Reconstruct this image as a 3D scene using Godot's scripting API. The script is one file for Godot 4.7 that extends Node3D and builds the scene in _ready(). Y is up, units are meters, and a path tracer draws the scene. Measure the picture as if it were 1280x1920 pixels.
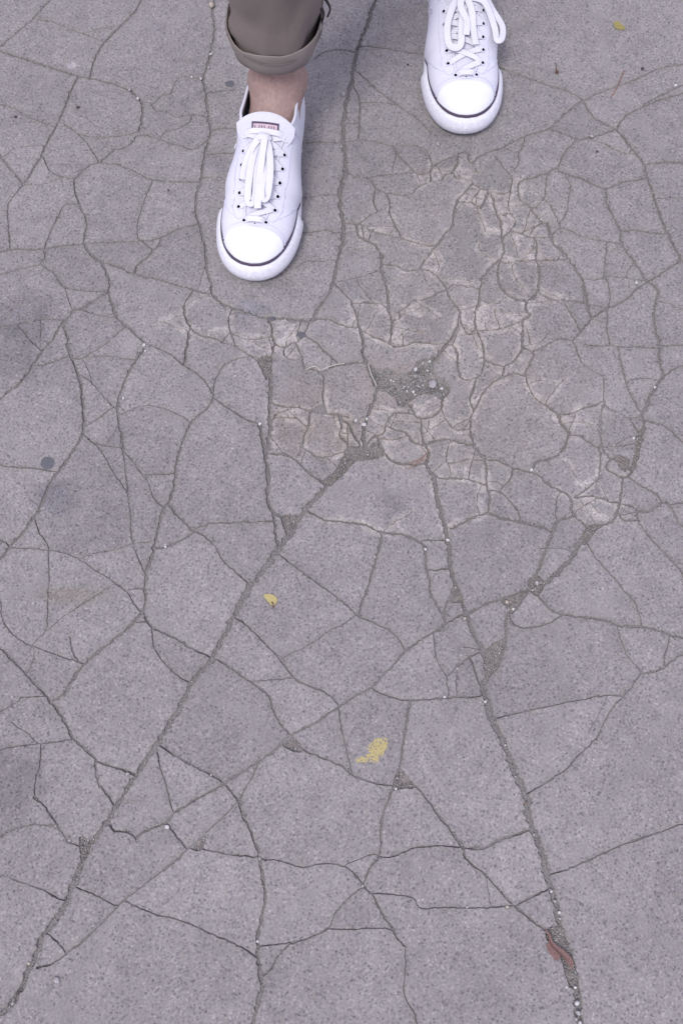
extends Node3D
# A stretch of worn, cracked asphalt seen from standing height, and a person stepping forward in white sneakers.
# Lengths on the ground are written in tenths of a millimetre (crack, opening), everything else in metres.

const EYE := 1.22
const AREA := Rect2(-0.80, -1.56, 1.60, 2.04)      # the cracked stretch: x, z, width, depth in metres
const MAPW := 960
const MAPH := 1224

var ribbons := []          # outline polygons of the cracks, in millimetres
var lines := []            # [width, PackedVector2Array centre line in millimetres]
var openings := []
var rough := FastNoiseLite.new()
var fine := FastNoiseLite.new()
var mats := {}
var pave: Node3D
var taken := {}


func _ready():
	# ---------------------------------------------------------------- camera, sky, sun, exposure
	var cam := Camera3D.new()
	cam.name = "camera"
	cam.fov = 50.0
	cam.near = 0.05
	cam.far = 400.0
	cam.position = Vector3(0, EYE, 0)
	cam.rotation_degrees = Vector3(-70, 0, 0)
	add_child(cam)
	cam.current = true
	var env := Environment.new()
	env.background_mode = Environment.BG_SKY
	var sky_mat := ProceduralSkyMaterial.new()
	sky_mat.sky_top_color = Color(0.80, 0.80, 0.90)
	sky_mat.sky_horizon_color = Color(0.76, 0.76, 0.84)
	sky_mat.sky_curve = 0.2
	sky_mat.ground_horizon_color = Color(0.5, 0.49, 0.5)
	sky_mat.ground_bottom_color = Color(0.4, 0.39, 0.4)
	sky_mat.sun_angle_max = 1.0
	var sky := Sky.new()
	sky.sky_material = sky_mat
	env.sky = sky
	env.background_energy_multiplier = 0.9
	env.tonemap_mode = Environment.TONE_MAPPER_LINEAR
	env.tonemap_exposure = 1.9
	env.sdfgi_enabled = true
	env.ssao_enabled = true
	env.ssil_enabled = true
	var we := WorldEnvironment.new()
	we.name = "world"
	we.environment = env
	add_child(we)
	var sun := DirectionalLight3D.new()
	sun.name = "sun"
	sun.light_energy = 0.44
	sun.light_angular_distance = 18.0
	sun.light_color = Color(1.0, 0.98, 0.97)
	sun.shadow_enabled = true
	sun.rotation_degrees = Vector3(-62, -28, 0)
	add_child(sun)

	noises()
	trace_cracks()
	materials()
	pavement()
	person()
	litter()


func noises():
	rough.seed = 11
	rough.noise_type = FastNoiseLite.TYPE_SIMPLEX_SMOOTH
	rough.frequency = 0.03
	rough.fractal_octaves = 3
	fine.seed = 23
	fine.noise_type = FastNoiseLite.TYPE_SIMPLEX_SMOOTH
	fine.frequency = 0.16
	fine.fractal_octaves = 3


# -------------------------------------------------------------------- small tools

func numbered(called: String) -> String:
	var n: int = taken.get(called, 0)
	taken[called] = n + 1
	return called if n == 0 else "%s_%03d" % [called, n]


func tag(o: Node, label := "", category := "", group := "", kind := ""):
	if label: o.set_meta("label", label)
	if category: o.set_meta("category", category)
	if group: o.set_meta("group", group)
	if kind: o.set_meta("kind", kind)
	return o


func thing(called: String, mesh: Mesh, material: Material, label: String, category: String, at := Vector3.ZERO, group := ""):
	var o := MeshInstance3D.new()
	o.name = numbered(called)
	o.mesh = mesh
	if material: o.material_override = material
	o.position = at
	add_child(o, true)
	return tag(o, label, category, group)


func part(called: String, mesh: Mesh, material: Material, parent: Node, label := ""):
	var o := MeshInstance3D.new()
	o.name = called
	o.mesh = mesh
	if material: o.material_override = material
	parent.add_child(o, true)
	if label: o.set_meta("label", label)
	return o


class Builder:
	var v := PackedVector3Array()
	var n := PackedVector3Array()
	var uv := PackedVector2Array()
	var uv2 := PackedVector2Array()
	var idx := PackedInt32Array()
	var tint := PackedColorArray()

	func add(p: Vector3, normal := Vector3.ZERO, a := Vector2.ZERO, b := Vector2.ZERO) -> int:
		v.append(p)
		n.append(normal)
		uv.append(a)
		uv2.append(b)
		return v.size() - 1

	func tri(a: int, b: int, c: int):
		idx.append(a)
		idx.append(b)
		idx.append(c)

	# rows of points become one smooth sheet; the front is the side from which a row (left to right) lies above the next row
	func sheet(rows: Array, around := false, turned := false):
		var first := v.size()
		var w: int = rows[0].size()
		for r in rows.size():
			for c in w:
				add(rows[r][c], Vector3.ZERO, Vector2(float(c) / maxi(1, w - 1), float(r) / maxi(1, rows.size() - 1)))
		for r in rows.size() - 1:
			for c in (w if around else w - 1):
				var c2 := (c + 1) % w
				var a := first + r * w + c
				var b := first + r * w + c2
				var d := first + (r + 1) * w + c
				var e := first + (r + 1) * w + c2
				if turned:
					tri(a, d, b); tri(b, d, e)
				else:
					tri(a, b, d); tri(b, e, d)

	func smooth():
		var by := {}
		var acc := PackedVector3Array()
		acc.resize(v.size())
		for i in range(0, idx.size(), 3):
			var k := (v[idx[i + 2]] - v[idx[i]]).cross(v[idx[i + 1]] - v[idx[i]])
			for j in 3:
				acc[idx[i + j]] += k
		for i in v.size():
			var key := Vector3i((v[i] * 20000.0).round())
			by[key] = by.get(key, Vector3.ZERO) + acc[i]
		for i in v.size():
			if n[i] == Vector3.ZERO:
				var key := Vector3i((v[i] * 20000.0).round())
				n[i] = by[key].normalized() if by[key].length() > 1e-14 else Vector3.UP

	func done(smoothly := true) -> ArrayMesh:
		if smoothly: smooth()
		var a := []
		a.resize(Mesh.ARRAY_MAX)
		a[Mesh.ARRAY_VERTEX] = v
		a[Mesh.ARRAY_NORMAL] = n
		a[Mesh.ARRAY_TEX_UV] = uv
		a[Mesh.ARRAY_TEX_UV2] = uv2
		a[Mesh.ARRAY_INDEX] = idx
		if tint.size() == v.size() and tint.size() > 0: a[Mesh.ARRAY_COLOR] = tint
		var m := ArrayMesh.new()
		m.add_surface_from_arrays(Mesh.PRIMITIVE_TRIANGLES, a)
		return m


# a round tube along a path, closed at both ends
func tube(path: Array, radius, sides := 8, b: Builder = null, flat := Vector2.ONE) -> Builder:
	if b == null: b = Builder.new()
	var rows := []
	var up := Vector3.UP
	for i in path.size():
		var t: Vector3 = (path[mini(i + 1, path.size() - 1)] - path[maxi(i - 1, 0)]).normalized()
		var side := t.cross(up)
		if side.length() < 0.05: side = t.cross(Vector3.RIGHT)
		side = side.normalized()
		var over := side.cross(t).normalized()
		var r: float = radius[i] if radius is Array else radius
		var row := []
		for k in sides:
			var a := TAU * k / sides
			row.append(path[i] + (side * cos(a) * flat.x + over * sin(a) * flat.y) * r)
		rows.append(row)
	for e in 2:
		var cap := []
		var at: Vector3 = path[0] if e == 0 else path[-1]
		for k in sides: cap.append(at)
		if e == 0: rows.push_front(cap)
		else: rows.append(cap)
	b.sheet(rows, true, true)
	return b


# a flat woven band along a path; ups gives the direction it faces
func band(path: Array, ups: Array, width: float, thick: float, b: Builder = null) -> Builder:
	if b == null: b = Builder.new()
	var rows := []
	for i in path.size():
		var t: Vector3 = (path[mini(i + 1, path.size() - 1)] - path[maxi(i - 1, 0)]).normalized()
		var side: Vector3 = t.cross(ups[i]).normalized()
		var over := side.cross(t).normalized()
		var row := []
		for q in [[-1, 0.0], [-0.8, 1.0], [0, 1.25], [0.8, 1.0], [1, 0.0], [0.8, -1.0], [-0.8, -1.0]]:
			row.append(path[i] + side * width * 0.5 * q[0] + over * thick * 0.5 * q[1])
		rows.append(row)
	for e in 2:
		var cap := []
		for k in 7: cap.append(path[0] if e == 0 else path[-1])
		if e == 0: rows.push_front(cap)
		else: rows.append(cap)
	b.sheet(rows, true)
	return b


func table(list: Array, x: float) -> float:
	# smooth reading of a list of [x, y]
	if x <= list[0][0]: return list[0][1]
	for i in list.size() - 1:
		if x <= list[i + 1][0]:
			var p0: float = list[maxi(i - 1, 0)][1]
			var p3: float = list[mini(i + 2, list.size() - 1)][1]
			var d0: float = list[i][0] - list[maxi(i - 1, 0)][0]
			var d1: float = list[i + 1][0] - list[i][0]
			var d2: float = list[mini(i + 2, list.size() - 1)][0] - list[i + 1][0]
			var a: float = list[i][1]
			var c: float = list[i + 1][1]
			var m0 := (c - p0) / (d0 + d1) * d1
			var m1 := (p3 - a) / (d1 + d2) * d1
			var t: float = (x - list[i][0]) / d1
			return (2 * t * t * t - 3 * t * t + 1) * a + (t * t * t - 2 * t * t + t) * m0 + (-2 * t * t * t + 3 * t * t) * c + (t * t * t - t * t) * m1
	return list[-1][1]


func curve(points: Array, steps := 8) -> Array:
	var out := []
	for i in points.size() - 1:
		var a: Vector3 = points[i]
		var b: Vector3 = points[i + 1]
		var p: Vector3 = points[maxi(i - 1, 0)]
		var q: Vector3 = points[mini(i + 2, points.size() - 1)]
		for k in steps:
			out.append(a.cubic_interpolate(b, p, q, float(k) / steps))
	out.append(points[-1])
	return out


# how far the surface is ground down and crumbled round a place (millimetres): 0 sound, 1 worn to rubble
func worn(p: Vector2) -> float:
	var w := 0.0
	for s in [[149, -911, 70, 42, 0.9], [203, -861, 72, 60, 1.0], [145, -796, 90, 50, 0.9], [234, -796, 60, 50, 0.85], [81, -702, 90, 60, 0.9], [174, -687, 80, 55, 1.0], [244, -733, 50, 45, 0.9], [209, -583, 110, 60, 0.9], [91, -555, 80, 50, 0.95], [0, -555, 55, 55, 1.0], [-52, -555, 50, 50, 0.9], [-175, -702, 60, 35, 0.85], [-80, -672, 60, 40, 0.75], [287, -485, 50, 40, 0.75], [153, -485, 70, 45, 0.75], [38, -431, 110, 22, 0.8], [303, -451, 45, 35, 0.75], [42, -837, 60, 50, 0.65], [138, -427, 50, 25, 0.85]]:
		var d := Vector2((p.x - s[0]) / s[2], (p.y - s[1]) / s[3])
		w = maxf(w, s[4] * exp(-d.length_squared() * 0.9))
	return w


# -------------------------------------------------------------------- the cracks, as they run on the ground

func crack(width: float, list: Array):
	if width > 3.0: width = 3.0 + (width - 3.0) * 0.72
	width = (width * 1.1 + 0.25) * (1.08 + 0.62 * worn(Vector2(list[0], list[1]) * 0.1))
	var pts := []
	for i in range(0, list.size(), 2):
		pts.append(Vector3(list[i] * 0.1, list[i + 1] * 0.1, 0))
	# a crack that reaches the edge of the traced stretch runs on beyond it
	for e in 2:
		var p: Vector3 = pts[0] if e == 0 else pts[-1]
		var q: Vector3 = pts[1] if e == 0 else pts[-2]
		var half := 345.0 + (107.0 - p.y) * (141.0 / 1327.0)
		if absf(p.x) > half - 4.0 or p.y > 104.0 or p.y < -1216.0:
			var heading := Vector2(p.x - q.x, p.y - q.y).angle()
			var here := Vector2(p.x, p.y)
			var limits := Rect2(AREA.position * 1000.0, AREA.size * 1000.0)
			for k in 60:
				if not limits.has_point(here): break
				# it wanders, and keeps away from the middle
				heading = lerp_angle(heading, (here - Vector2(0, -560)).angle(), 0.22) + fine.get_noise_2d(here.x * 3.0, here.y * 3.0) * 0.5
				here += Vector2.from_angle(heading) * 34.0
				if e == 0: pts.push_front(Vector3(here.x, here.y, 0))
				else: pts.append(Vector3(here.x, here.y, 0))
	var path := PackedVector2Array()
	for i in pts.size() - 1:
		var n := maxi(1, roundi(pts[i].distance_to(pts[i + 1]) / 3.6))
		for k in n:
			var s: Vector3 = pts[i].cubic_interpolate(pts[i + 1], pts[maxi(i - 1, 0)], pts[mini(i + 2, pts.size() - 1)], float(k) / n)
			path.append(Vector2(s.x, s.y))
	path.append(Vector2(pts[-1].x, pts[-1].y))
	var reach := 0.6 + minf(width * 0.3, 1.0)
	path.insert(0, path[0] + (path[0] - path[1]).normalized() * reach)
	path.append(path[-1] + (path[-1] - path[-2]).normalized() * reach)
	for i in path.size():
		var p := path[i]
		path[i] = p + Vector2(fine.get_noise_2d(p.x, p.y), fine.get_noise_2d(p.x + 500.0, p.y)) * 1.0 + Vector2(rough.get_noise_2d(p.x, p.y), rough.get_noise_2d(p.x, p.y + 900.0)) * 0.8
	var left := PackedVector2Array()
	var right := PackedVector2Array()
	for i in path.size():
		var t := (path[mini(i + 1, path.size() - 1)] - path[maxi(i - 1, 0)]).normalized()
		var side := Vector2(-t.y, t.x)
		var p := path[i]
		var a := maxf(0.30, width * 0.5 * (0.92 + 1.15 * fine.get_noise_2d(p.x * 0.7 + 77.0, p.y * 0.7)))
		var b := maxf(0.30, width * 0.5 * (0.92 + 1.15 * fine.get_noise_2d(p.x * 0.7, p.y * 0.7 + 77.0)))
		left.append(p + side * a)
		right.append(p - side * b)
	right.reverse()
	left.append_array(right)
	ribbons.append(left)
	lines.append([width, path])


func opening(list: Array):
	var p := PackedVector2Array()
	for i in range(0, list.size(), 2):
		p.append(Vector2(list[i] * 0.1, list[i + 1] * 0.1))
	var out := PackedVector2Array()
	for i in p.size():
		var a := p[i]
		var b := p[(i + 1) % p.size()]
		var n := maxi(1, roundi(a.distance_to(b) / 2.5))
		for k in n:
			var q := a.cubic_interpolate(b, p[(i - 1 + p.size()) % p.size()], p[(i + 2) % p.size()], float(k) / n)
			out.append(q + Vector2(fine.get_noise_2d(q.x * 2.0, q.y * 2.0), fine.get_noise_2d(q.x * 2.0 + 300.0, q.y * 2.0)) * 1.2)
	if Geometry2D.is_polygon_clockwise(out): out.reverse()
	ribbons.append(out)
	openings.append(out)


func trace_cracks():
	crack(5.70, [-3458, 994, -3360, 895, -3278, 745, -3218, 579, -3171, 493, -3114, 340, -3096, 237, -2973, 66, -2891, -75, -2808, -287, -2755, -463, -2695, -636, -2593, -784, -2490, -938, -2425, -1076, -2286, -1312, -2165, -1517, -2020, -1730, -1876, -1992, -1752, -2228, -1644, -2468, -1473, -2662, -1400, -2803, -1304, -2988, -1220, -3207])
	crack(7.56, [-1220, -3207, -1105, -3428, -987, -3620, -868, -3781, -747, -3963, -595, -4174, -473, -4407, -317, -4609, -127, -4813, 0, -4971, 64, -5110, 107, -5234])
	crack(7.23, [2399, 1067, 2399, 920, 2408, 795, 2390, 670, 2361, 468, 2317, 315, 2283, 160, 2253, 30, 2225, -128, 2181, -313, 2146, -474, 2101, -663, 2053, -800, 2005, -965, 2003, -1132])
	crack(6.49, [2003, -1132, 1938, -1301, 1872, -1471, 1811, -1643, 1733, -1846, 1665, -2021, 1614, -2199, 1578, -2318, 1600, -2408, 1633, -2480])
	crack(4.26, [1633, -2480, 1610, -2650, 1587, -2803, 1514, -2926, 1461, -3113, 1395, -3301, 1339, -3460, 1278, -3652])
	crack(5.66, [1278, -3652, 1258, -3781, 1257, -3944, 1239, -4141, 1194, -4307, 1168, -4474, 1140, -4609, 1119, -4745, 1098, -4902])
	crack(3.20, [1098, -4902, 1055, -4971, 1006, -5068])
	crack(2.42, [1633, -2480, 1738, -2559, 1819, -2742, 1859, -2926, 1874, -3113, 1924, -3238, 1959, -3333])
	crack(3.83, [-890, 1067, -856, 895, -817, 720, -838, 569, -863, 417, -868, 237])
	crack(2.83, [-868, 237, -833, 82, -804, -75, -813, -234, -833, -367, -865, -528, -921, -691, -981, -827, -1061, -993, -1111, -1132])
	crack(1.74, [-1111, -1132, -1213, -1245, -1303, -1329, -1421, -1403, -1570, -1471, -1719, -1557, -1869, -1643, -2020, -1730])
	crack(1.45, [-1111, -1132, -1012, -1301, -930, -1471, -874, -1557])
	crack(2.31, [-2191, -734, -2054, -827, -1887, -899, -1806, -993, -1555, -1149, -1301, -1290, -1017, -1471, -874, -1557, -731, -1672, -575, -1817])
	crack(1.82, [-575, -1817, -295, -1963, -30, -2139, 149, -2258, 328, -2348, 539, -2559, 724, -2772, 907, -2895, 1031, -2970, 1186, -3082, 1310, -3163, 1465, -3219, 1652, -3320, 1839, -3384, 2119, -3460, 2215, -3524])
	crack(4.95, [2215, -3524, 2354, -3575, 2471, -3665, 2569, -3749, 2672, -3878, 2812, -4095, 2948, -4240])
	crack(2.52, [2948, -4240, 3110, -4293, 3223, -4373, 3288, -4541])
	crack(2.28, [-2502, -919, -2424, -805, -2338, -805, -2251, -789, -2191, -734])
	crack(2.34, [-3862, -2803, -3563, -2529, -3234, -2199, -3068, -1992, -2965, -1817, -2806, -1672, -2712, -1586, -2590, -1517, -2382, -1454, -2233, -1402])
	crack(2.02, [-2688, -1572, -2670, -1414, -2614, -1290, -2506, -1160, -2430, -1068])
	crack(3.01, [-3232, -2196, -3093, -2288, -2937, -2559, -2799, -2711, -2600, -2883, -2458, -3007, -2283, -3219])
	crack(3.09, [-2272, -3238, -2253, -3333, -2265, -3524, -2256, -3684, -2222, -3846, -2184, -4042])
	crack(2.56, [-2184, -4042, -2147, -4273, -2114, -4461, -2027, -4609, -1989, -4847, -1987, -5054, -1933, -5263, -1879, -5475, -1790, -5652, -1633, -5796, -1573, -5940])
	crack(1.66, [-1575, -5991, -1750, -6233, -1955, -6380, -2129, -6529, -2301, -6626, -2403, -6657])
	crack(2.60, [-1573, -5940, -1405, -5810, -1171, -5652, -1007, -5581, -991, -5567])
	crack(3.25, [-884, -6516, -881, -6343, -881, -6049, -877, -5868, -879, -5652, -869, -5510, -897, -5333, -907, -5186])
	crack(3.20, [-999, -5574, -956, -5369, -920, -5207, -889, -4985, -872, -4813, -887, -4609, -840, -4494])
	crack(2.28, [-877, -5890, -752, -5825, -523, -5796, -391, -5753, -196, -5724, -33, -5702, 78, -5674])
	crack(3.78, [-840, -4494, -788, -4427, -724, -4380, -556, -4249])
	crack(2.51, [-803, -4447, -777, -4194, -730, -3987])
	crack(1.89, [-1746, -4221, -1620, -4267, -1495, -4300, -1257, -4307, -1006, -4320, -791, -4329])
	crack(1.89, [-2055, -4561, -1987, -4454, -1854, -4320, -1756, -4227])
	crack(1.87, [-1709, -4201, -1844, -4108, -1996, -4029, -2119, -3990, -2189, -4014])
	crack(0.93, [-2248, -4075, -2434, -4042, -2647, -3976, -2923, -3911, -3049, -3849])
	crack(1.55, [-1756, -4227, -1659, -4174, -1498, -4042, -1378, -3846, -1205, -3684, -1039, -3535])
	crack(2.63, [-2466, -6604, -2557, -6455, -2644, -6269, -2708, -6049, -2743, -5796, -2693, -5545, -2626, -5228])
	crack(1.56, [-2626, -5228, -2591, -4985, -2538, -4677, -2491, -4440, -2453, -4141, -2373, -3878, -2289, -3716, -2259, -3619])
	crack(1.60, [-2626, -5227, -2501, -5089, -2431, -4985, -2375, -4916, -2235, -4916, -1988, -4923])
	crack(1.27, [-2375, -4916, -2305, -4813, -2217, -4609, -2097, -4490])
	crack(2.69, [-4192, -5904, -4105, -6013, -3954, -6144, -3831, -6380, -3719, -6604, -3613, -6754, -3559, -6906, -3470, -7044, -3379, -7159, -3281, -7197, -3089, -7352, -2966, -7423])
	crack(2.90, [-3510, -6983, -3432, -6754, -3396, -6567, -3339, -6440, -3214, -6122, -3171, -5832, -3135, -5545, -3156, -5404, -3222, -5263, -3332, -5054, -3471, -4813, -3544, -4575, -3622, -4394, -3729, -4207, -3865, -4009, -3973, -3846])
	crack(2.49, [-3999, -4095, -3865, -4009])
	crack(1.99, [-3831, -6380, -3699, -6380, -3552, -6440, -3392, -6514])
	crack(1.33, [-3392, -6514, -3256, -6477, -3065, -6589, -2877, -6754, -2716, -6938])
	crack(0.86, [-3251, -6480, -2926, -6514, -2557, -6455])
	crack(2.72, [-3333, -8129, -3204, -7960, -3094, -7865, -3013, -7706, -2961, -7548, -2966, -7423, -2914, -7275, -2831, -7059, -2723, -6944, -2616, -6853, -2472, -6702])
	crack(2.39, [-3094, -7865, -2848, -7785, -2741, -7721, -2622, -7682, -2530, -7642, -2427, -7634, -2239, -7571, -2010, -7493, -1838, -7446, -1665, -7391])
	crack(3.39, [-1665, -7391, -1595, -7345, -1510, -7252, -1373, -7197])
	crack(2.70, [-1373, -7197, -1284, -7159, -1113, -7097, -943, -7044, -708, -7044, -539, -7021, -404, -7005, -323, -7044])
	crack(2.02, [-323, -7044, -135, -7021, -67, -6982, 134, -6906, 228, -6929])
	crack(2.73, [-390, -7012, -271, -7236, -170, -7391, -109, -7564, -75, -7721, -55, -7880, -14, -8001])
	crack(4.34, [-14, -8001, 7, -8202, 28, -8365, 7, -8612, -14, -8861, 7, -9114, 50, -9266, 43, -9498, 36, -9714, 22, -9977, 44, -10243, 88, -10530, 147, -10785, 178, -11061, 231, -11340, 338, -11671, 416, -11958, 494, -12200])
	crack(2.19, [136, -10738, 198, -10603, 241, -10467, 254, -10243, 230, -9784])
	crack(1.45, [28, -10057, 245, -10056])
	crack(1.44, [-288, -9749, -180, -9741, 36, -9749, 230, -9784, 482, -9749, 646, -9697, 862, -9697, 1040, -9671, 1146, -9602, 1199, -9438])
	crack(2.13, [668, -9697, 786, -9498, 870, -9395, 939, -9309, 995, -9241, 1137, -9241, 1210, -9326, 1199, -9438])
	crack(2.12, [50, -9266, 177, -9198, 319, -9164, 424, -9054, 494, -8962, 578, -8928, 632, -8778, 630, -8612, 677, -8488, 730, -8349])
	crack(1.42, [324, -9160, 475, -9198, 710, -9232, 852, -9241, 939, -9309])
	crack(1.41, [578, -8928, 740, -8903, 845, -8886, 931, -8928, 1025, -9029, 1190, -9114])
	crack(1.61, [451, -9019, 422, -8778, 476, -8653, 385, -8595, 258, -8472, 174, -8447, 18, -8479])
	crack(2.42, [187, -8451, 222, -8283, 277, -8227, 395, -8162, 463, -8089, 517, -7960])
	crack(2.72, [517, -7960, 508, -7785, 547, -7603, 585, -7430, 589, -7236, 621, -7082, 640, -7005])
	crack(1.73, [243, -8467, 383, -8349, 590, -8283, 728, -8243, 798, -8227, 1004, -8162, 1141, -8121, 1260, -8146])
	crack(1.73, [730, -8349, 776, -8232])
	crack(2.09, [1526, -8811, 1477, -8612, 1442, -8406, 1333, -8283, 1260, -8146])
	crack(1.38, [1260, -8146, 1189, -8081, 1138, -8001, 1067, -7904, 1009, -7785])
	crack(1.60, [-486, -8308, -278, -8349, -174, -8365, -104, -8324, 24, -8332])
	crack(1.38, [-576, -7777, -468, -7880, -310, -7888, -158, -7904, -46, -7898])
	crack(1.27, [-493, -8853, -282, -8895, -10, -8912])
	crack(1.44, [-467, -9741, -288, -9749])
	crack(1.77, [1192, -9305, 1190, -9114, 1311, -9122, 1399, -9224, 1492, -9241])
	crack(1.76, [1492, -9241, 1524, -9156, 1701, -9139, 1734, -9071, 1623, -8945, 1526, -8811, 1581, -8786, 1736, -8778, 1837, -8694])
	crack(1.79, [1457, -9234, 1554, -9395, 1552, -9524, 1611, -9584, 1697, -9576, 1692, -9455, 1747, -9403])
	crack(1.43, [1563, -9536, 1429, -9489, 1208, -9349])
	crack(1.80, [1747, -9403, 1822, -9498, 1991, -9593, 2137, -9645, 2293, -9741, 2471, -9845, 2625, -9889, 2818, -9968, 2975, -10154, 3209, -10377, 3346, -10458])
	crack(1.84, [3346, -10458, 3515, -10558, 3781, -10675, 4126, -10831, 4361, -10969, 4740, -11061])
	crack(2.20, [2160, -11005, 2254, -10969, 2363, -10922, 2650, -10785, 2865, -10694, 3114, -10585, 3287, -10449, 3381, -10243, 3479, -10110, 3617, -10021, 3720, -9960])
	crack(3.17, [3720, -9960, 3814, -9802, 3907, -9628, 4030, -9412, 4059, -9198, 4106, -8945, 4165, -8612, 4240, -8324, 4303, -8121, 4350, -7976, 4400, -7865])
	crack(2.56, [3720, -9960, 3845, -10154, 4039, -10288, 4307, -10422, 4572, -10512, 4686, -10558])
	crack(1.46, [4064, -10300, 4198, -10422, 4391, -10530, 4586, -10648, 4701, -10694])
	crack(2.52, [2813, -9966, 2957, -9898, 3097, -9828, 3202, -9793, 3385, -9828, 3608, -9916, 3720, -9960])
	crack(2.50, [3171, -9803, 3048, -9654, 2969, -9541, 2883, -9326])
	crack(2.13, [2883, -9326, 2901, -9283, 3045, -9207, 3191, -9164, 3312, -9080, 3435, -9021, 3504, -9004])
	crack(2.13, [3503, -9004, 3732, -9105, 3948, -9147, 4064, -9175])
	crack(2.77, [3504, -9004, 3488, -8811, 3542, -8612, 3609, -8414, 3637, -8341, 3622, -8170, 3680, -8041, 3769, -7880, 3837, -7721, 3906, -7587])
	crack(1.65, [3312, -9814, 3493, -9741, 3650, -9645, 3815, -9567, 3907, -9626])
	crack(2.14, [4032, -9394, 4244, -9412, 4394, -9420, 4565, -9412])
	crack(0.92, [4125, -8837, 4295, -8861, 4507, -8869])
	crack(1.95, [3634, -8350, 3874, -8341, 4031, -8316, 4249, -8298])
	crack(1.95, [3630, -8152, 3444, -8186, 3245, -8218, 3082, -8267, 3044, -8316, 2861, -8381, 2759, -8316, 2728, -8259])
	crack(2.75, [2685, -8463, 2718, -8316, 2761, -8137, 2858, -8033, 2914, -7952, 2986, -7793, 3076, -7627, 3105, -7462, 3116, -7252, 3132, -7113, 3154, -7044])
	crack(1.61, [2349, -8811, 2470, -8719, 2546, -8587, 2622, -8463, 2685, -8463])
	crack(1.63, [2349, -8811, 2336, -8953, 2365, -9105, 2517, -9156, 2648, -9207, 2756, -9241, 2803, -9309, 2883, -9326])
	crack(1.41, [2741, -9236, 2700, -9029, 2667, -8844, 2502, -8664])
	crack(1.40, [2667, -8844, 2738, -8736, 2793, -8612, 2826, -8488, 2861, -8381])
	crack(1.41, [2971, -9246, 3031, -9004, 3002, -8903, 2964, -8661, 2839, -8449])
	crack(1.62, [2059, -9515, 2138, -9369, 2203, -9258, 2262, -9156, 2230, -8953, 2196, -8711, 2268, -8488, 2198, -8341, 2086, -8240])
	crack(1.94, [1837, -8694, 1900, -8844, 1962, -8953, 1998, -8836, 2030, -8612, 2078, -8463, 2087, -8218, 2098, -8025, 2037, -7904, 1929, -7809, 1842, -7690, 1791, -7627])
	crack(1.12, [2030, -8612, 2230, -8605])
	crack(1.59, [2198, -8341, 2301, -8316, 2422, -8259, 2510, -8218, 2525, -8121, 2505, -7904])
	crack(1.91, [2505, -7904, 2536, -7745, 2505, -7462, 2445, -7360, 2346, -7298])
	crack(1.58, [2504, -7896, 2766, -7904, 2931, -7915])
	crack(1.58, [2504, -7896, 2297, -7880, 2110, -7857, 2037, -7896])
	crack(1.39, [2308, -8313, 2450, -8373, 2622, -8463])
	crack(1.25, [2422, -8259, 2630, -8243, 2728, -8259])
	crack(1.29, [2162, -9661, 2370, -9584, 2442, -9714, 2483, -9849])
	crack(1.28, [2370, -9584, 2359, -9386, 2221, -9227])
	crack(1.41, [1837, -9004, 1962, -8953, 2130, -8928, 2230, -8953])
	crack(1.27, [1734, -9071, 1837, -9004, 1761, -8878, 1686, -8780])
	crack(2.22, [2346, -7298, 2340, -7182, 2375, -7090, 2290, -7021, 2275, -6868, 2269, -6777, 2268, -6626])
	crack(1.57, [2346, -7298, 2225, -7321, 2107, -7391, 2019, -7532, 2007, -7721, 2037, -7896])
	crack(1.56, [2495, -7445, 2673, -7321, 2808, -7314, 2970, -7298, 3128, -7249])
	crack(1.21, [2809, -7314, 2896, -7113, 2949, -7005, 2981, -6891, 3012, -6860])
	crack(2.21, [3154, -7044, 3019, -6868, 2895, -6732])
	crack(2.05, [3154, -7044, 3360, -7174, 3509, -7252, 3639, -7345, 3751, -7462, 3905, -7579, 4072, -7674, 4184, -7769, 4337, -7857, 4403, -7896])
	crack(1.21, [3154, -7044, 3271, -6998])
	crack(1.22, [3116, -7252, 3229, -7228, 3372, -7195])
	crack(1.88, [3360, -7174, 3335, -6868, 3357, -6657])
	crack(1.67, [3038, -6672, 3124, -6657, 3357, -6657, 3516, -6641, 3716, -6641, 3966, -6619])
	crack(1.98, [3458, -6647, 3464, -6507, 3497, -6269, 3519, -6071])
	crack(1.31, [3519, -6071, 3573, -5940, 3627, -5817, 3684, -5721])
	crack(3.35, [3905, -7579, 3977, -7540, 4035, -7438, 3994, -7298, 3956, -7113, 3952, -6868, 3972, -6664, 3950, -6507, 3955, -6358, 3997, -6247])
	crack(1.02, [3994, -7298, 4166, -7252, 4328, -7182])
	crack(1.67, [3971, -6657, 4139, -6664, 4273, -6672])
	crack(1.57, [3358, -7642, 3502, -7650, 3664, -7627, 3906, -7587])
	crack(1.58, [3444, -8186, 3398, -7880, 3358, -7642])
	crack(1.23, [3076, -7627, 3239, -7611, 3363, -7632])
	crack(1.02, [3358, -7642, 3405, -7556, 3415, -7345, 3366, -7177])
	crack(1.54, [2383, -6567, 2522, -6641, 2668, -6732, 2770, -6754, 2895, -6732])
	crack(1.25, [2895, -6732, 2945, -6581, 2986, -6417, 3135, -6292, 3235, -6218, 3228, -6049, 3221, -5890, 3279, -5796, 3392, -5745, 3497, -5674, 3666, -5681])
	crack(1.52, [2268, -6626, 2384, -6567, 2395, -6529, 2335, -6403, 2278, -6233, 2314, -6049, 2404, -5904, 2516, -5825])
	crack(2.79, [2516, -5825, 2621, -5731, 2665, -5602, 2736, -5510, 2757, -5439])
	crack(2.25, [2757, -5439, 2709, -5298, 2617, -5179, 2504, -5131, 2340, -5075, 2260, -4953])
	crack(1.50, [2628, -5711, 2816, -5724, 2952, -5789, 3072, -5825, 3221, -5890])
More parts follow.
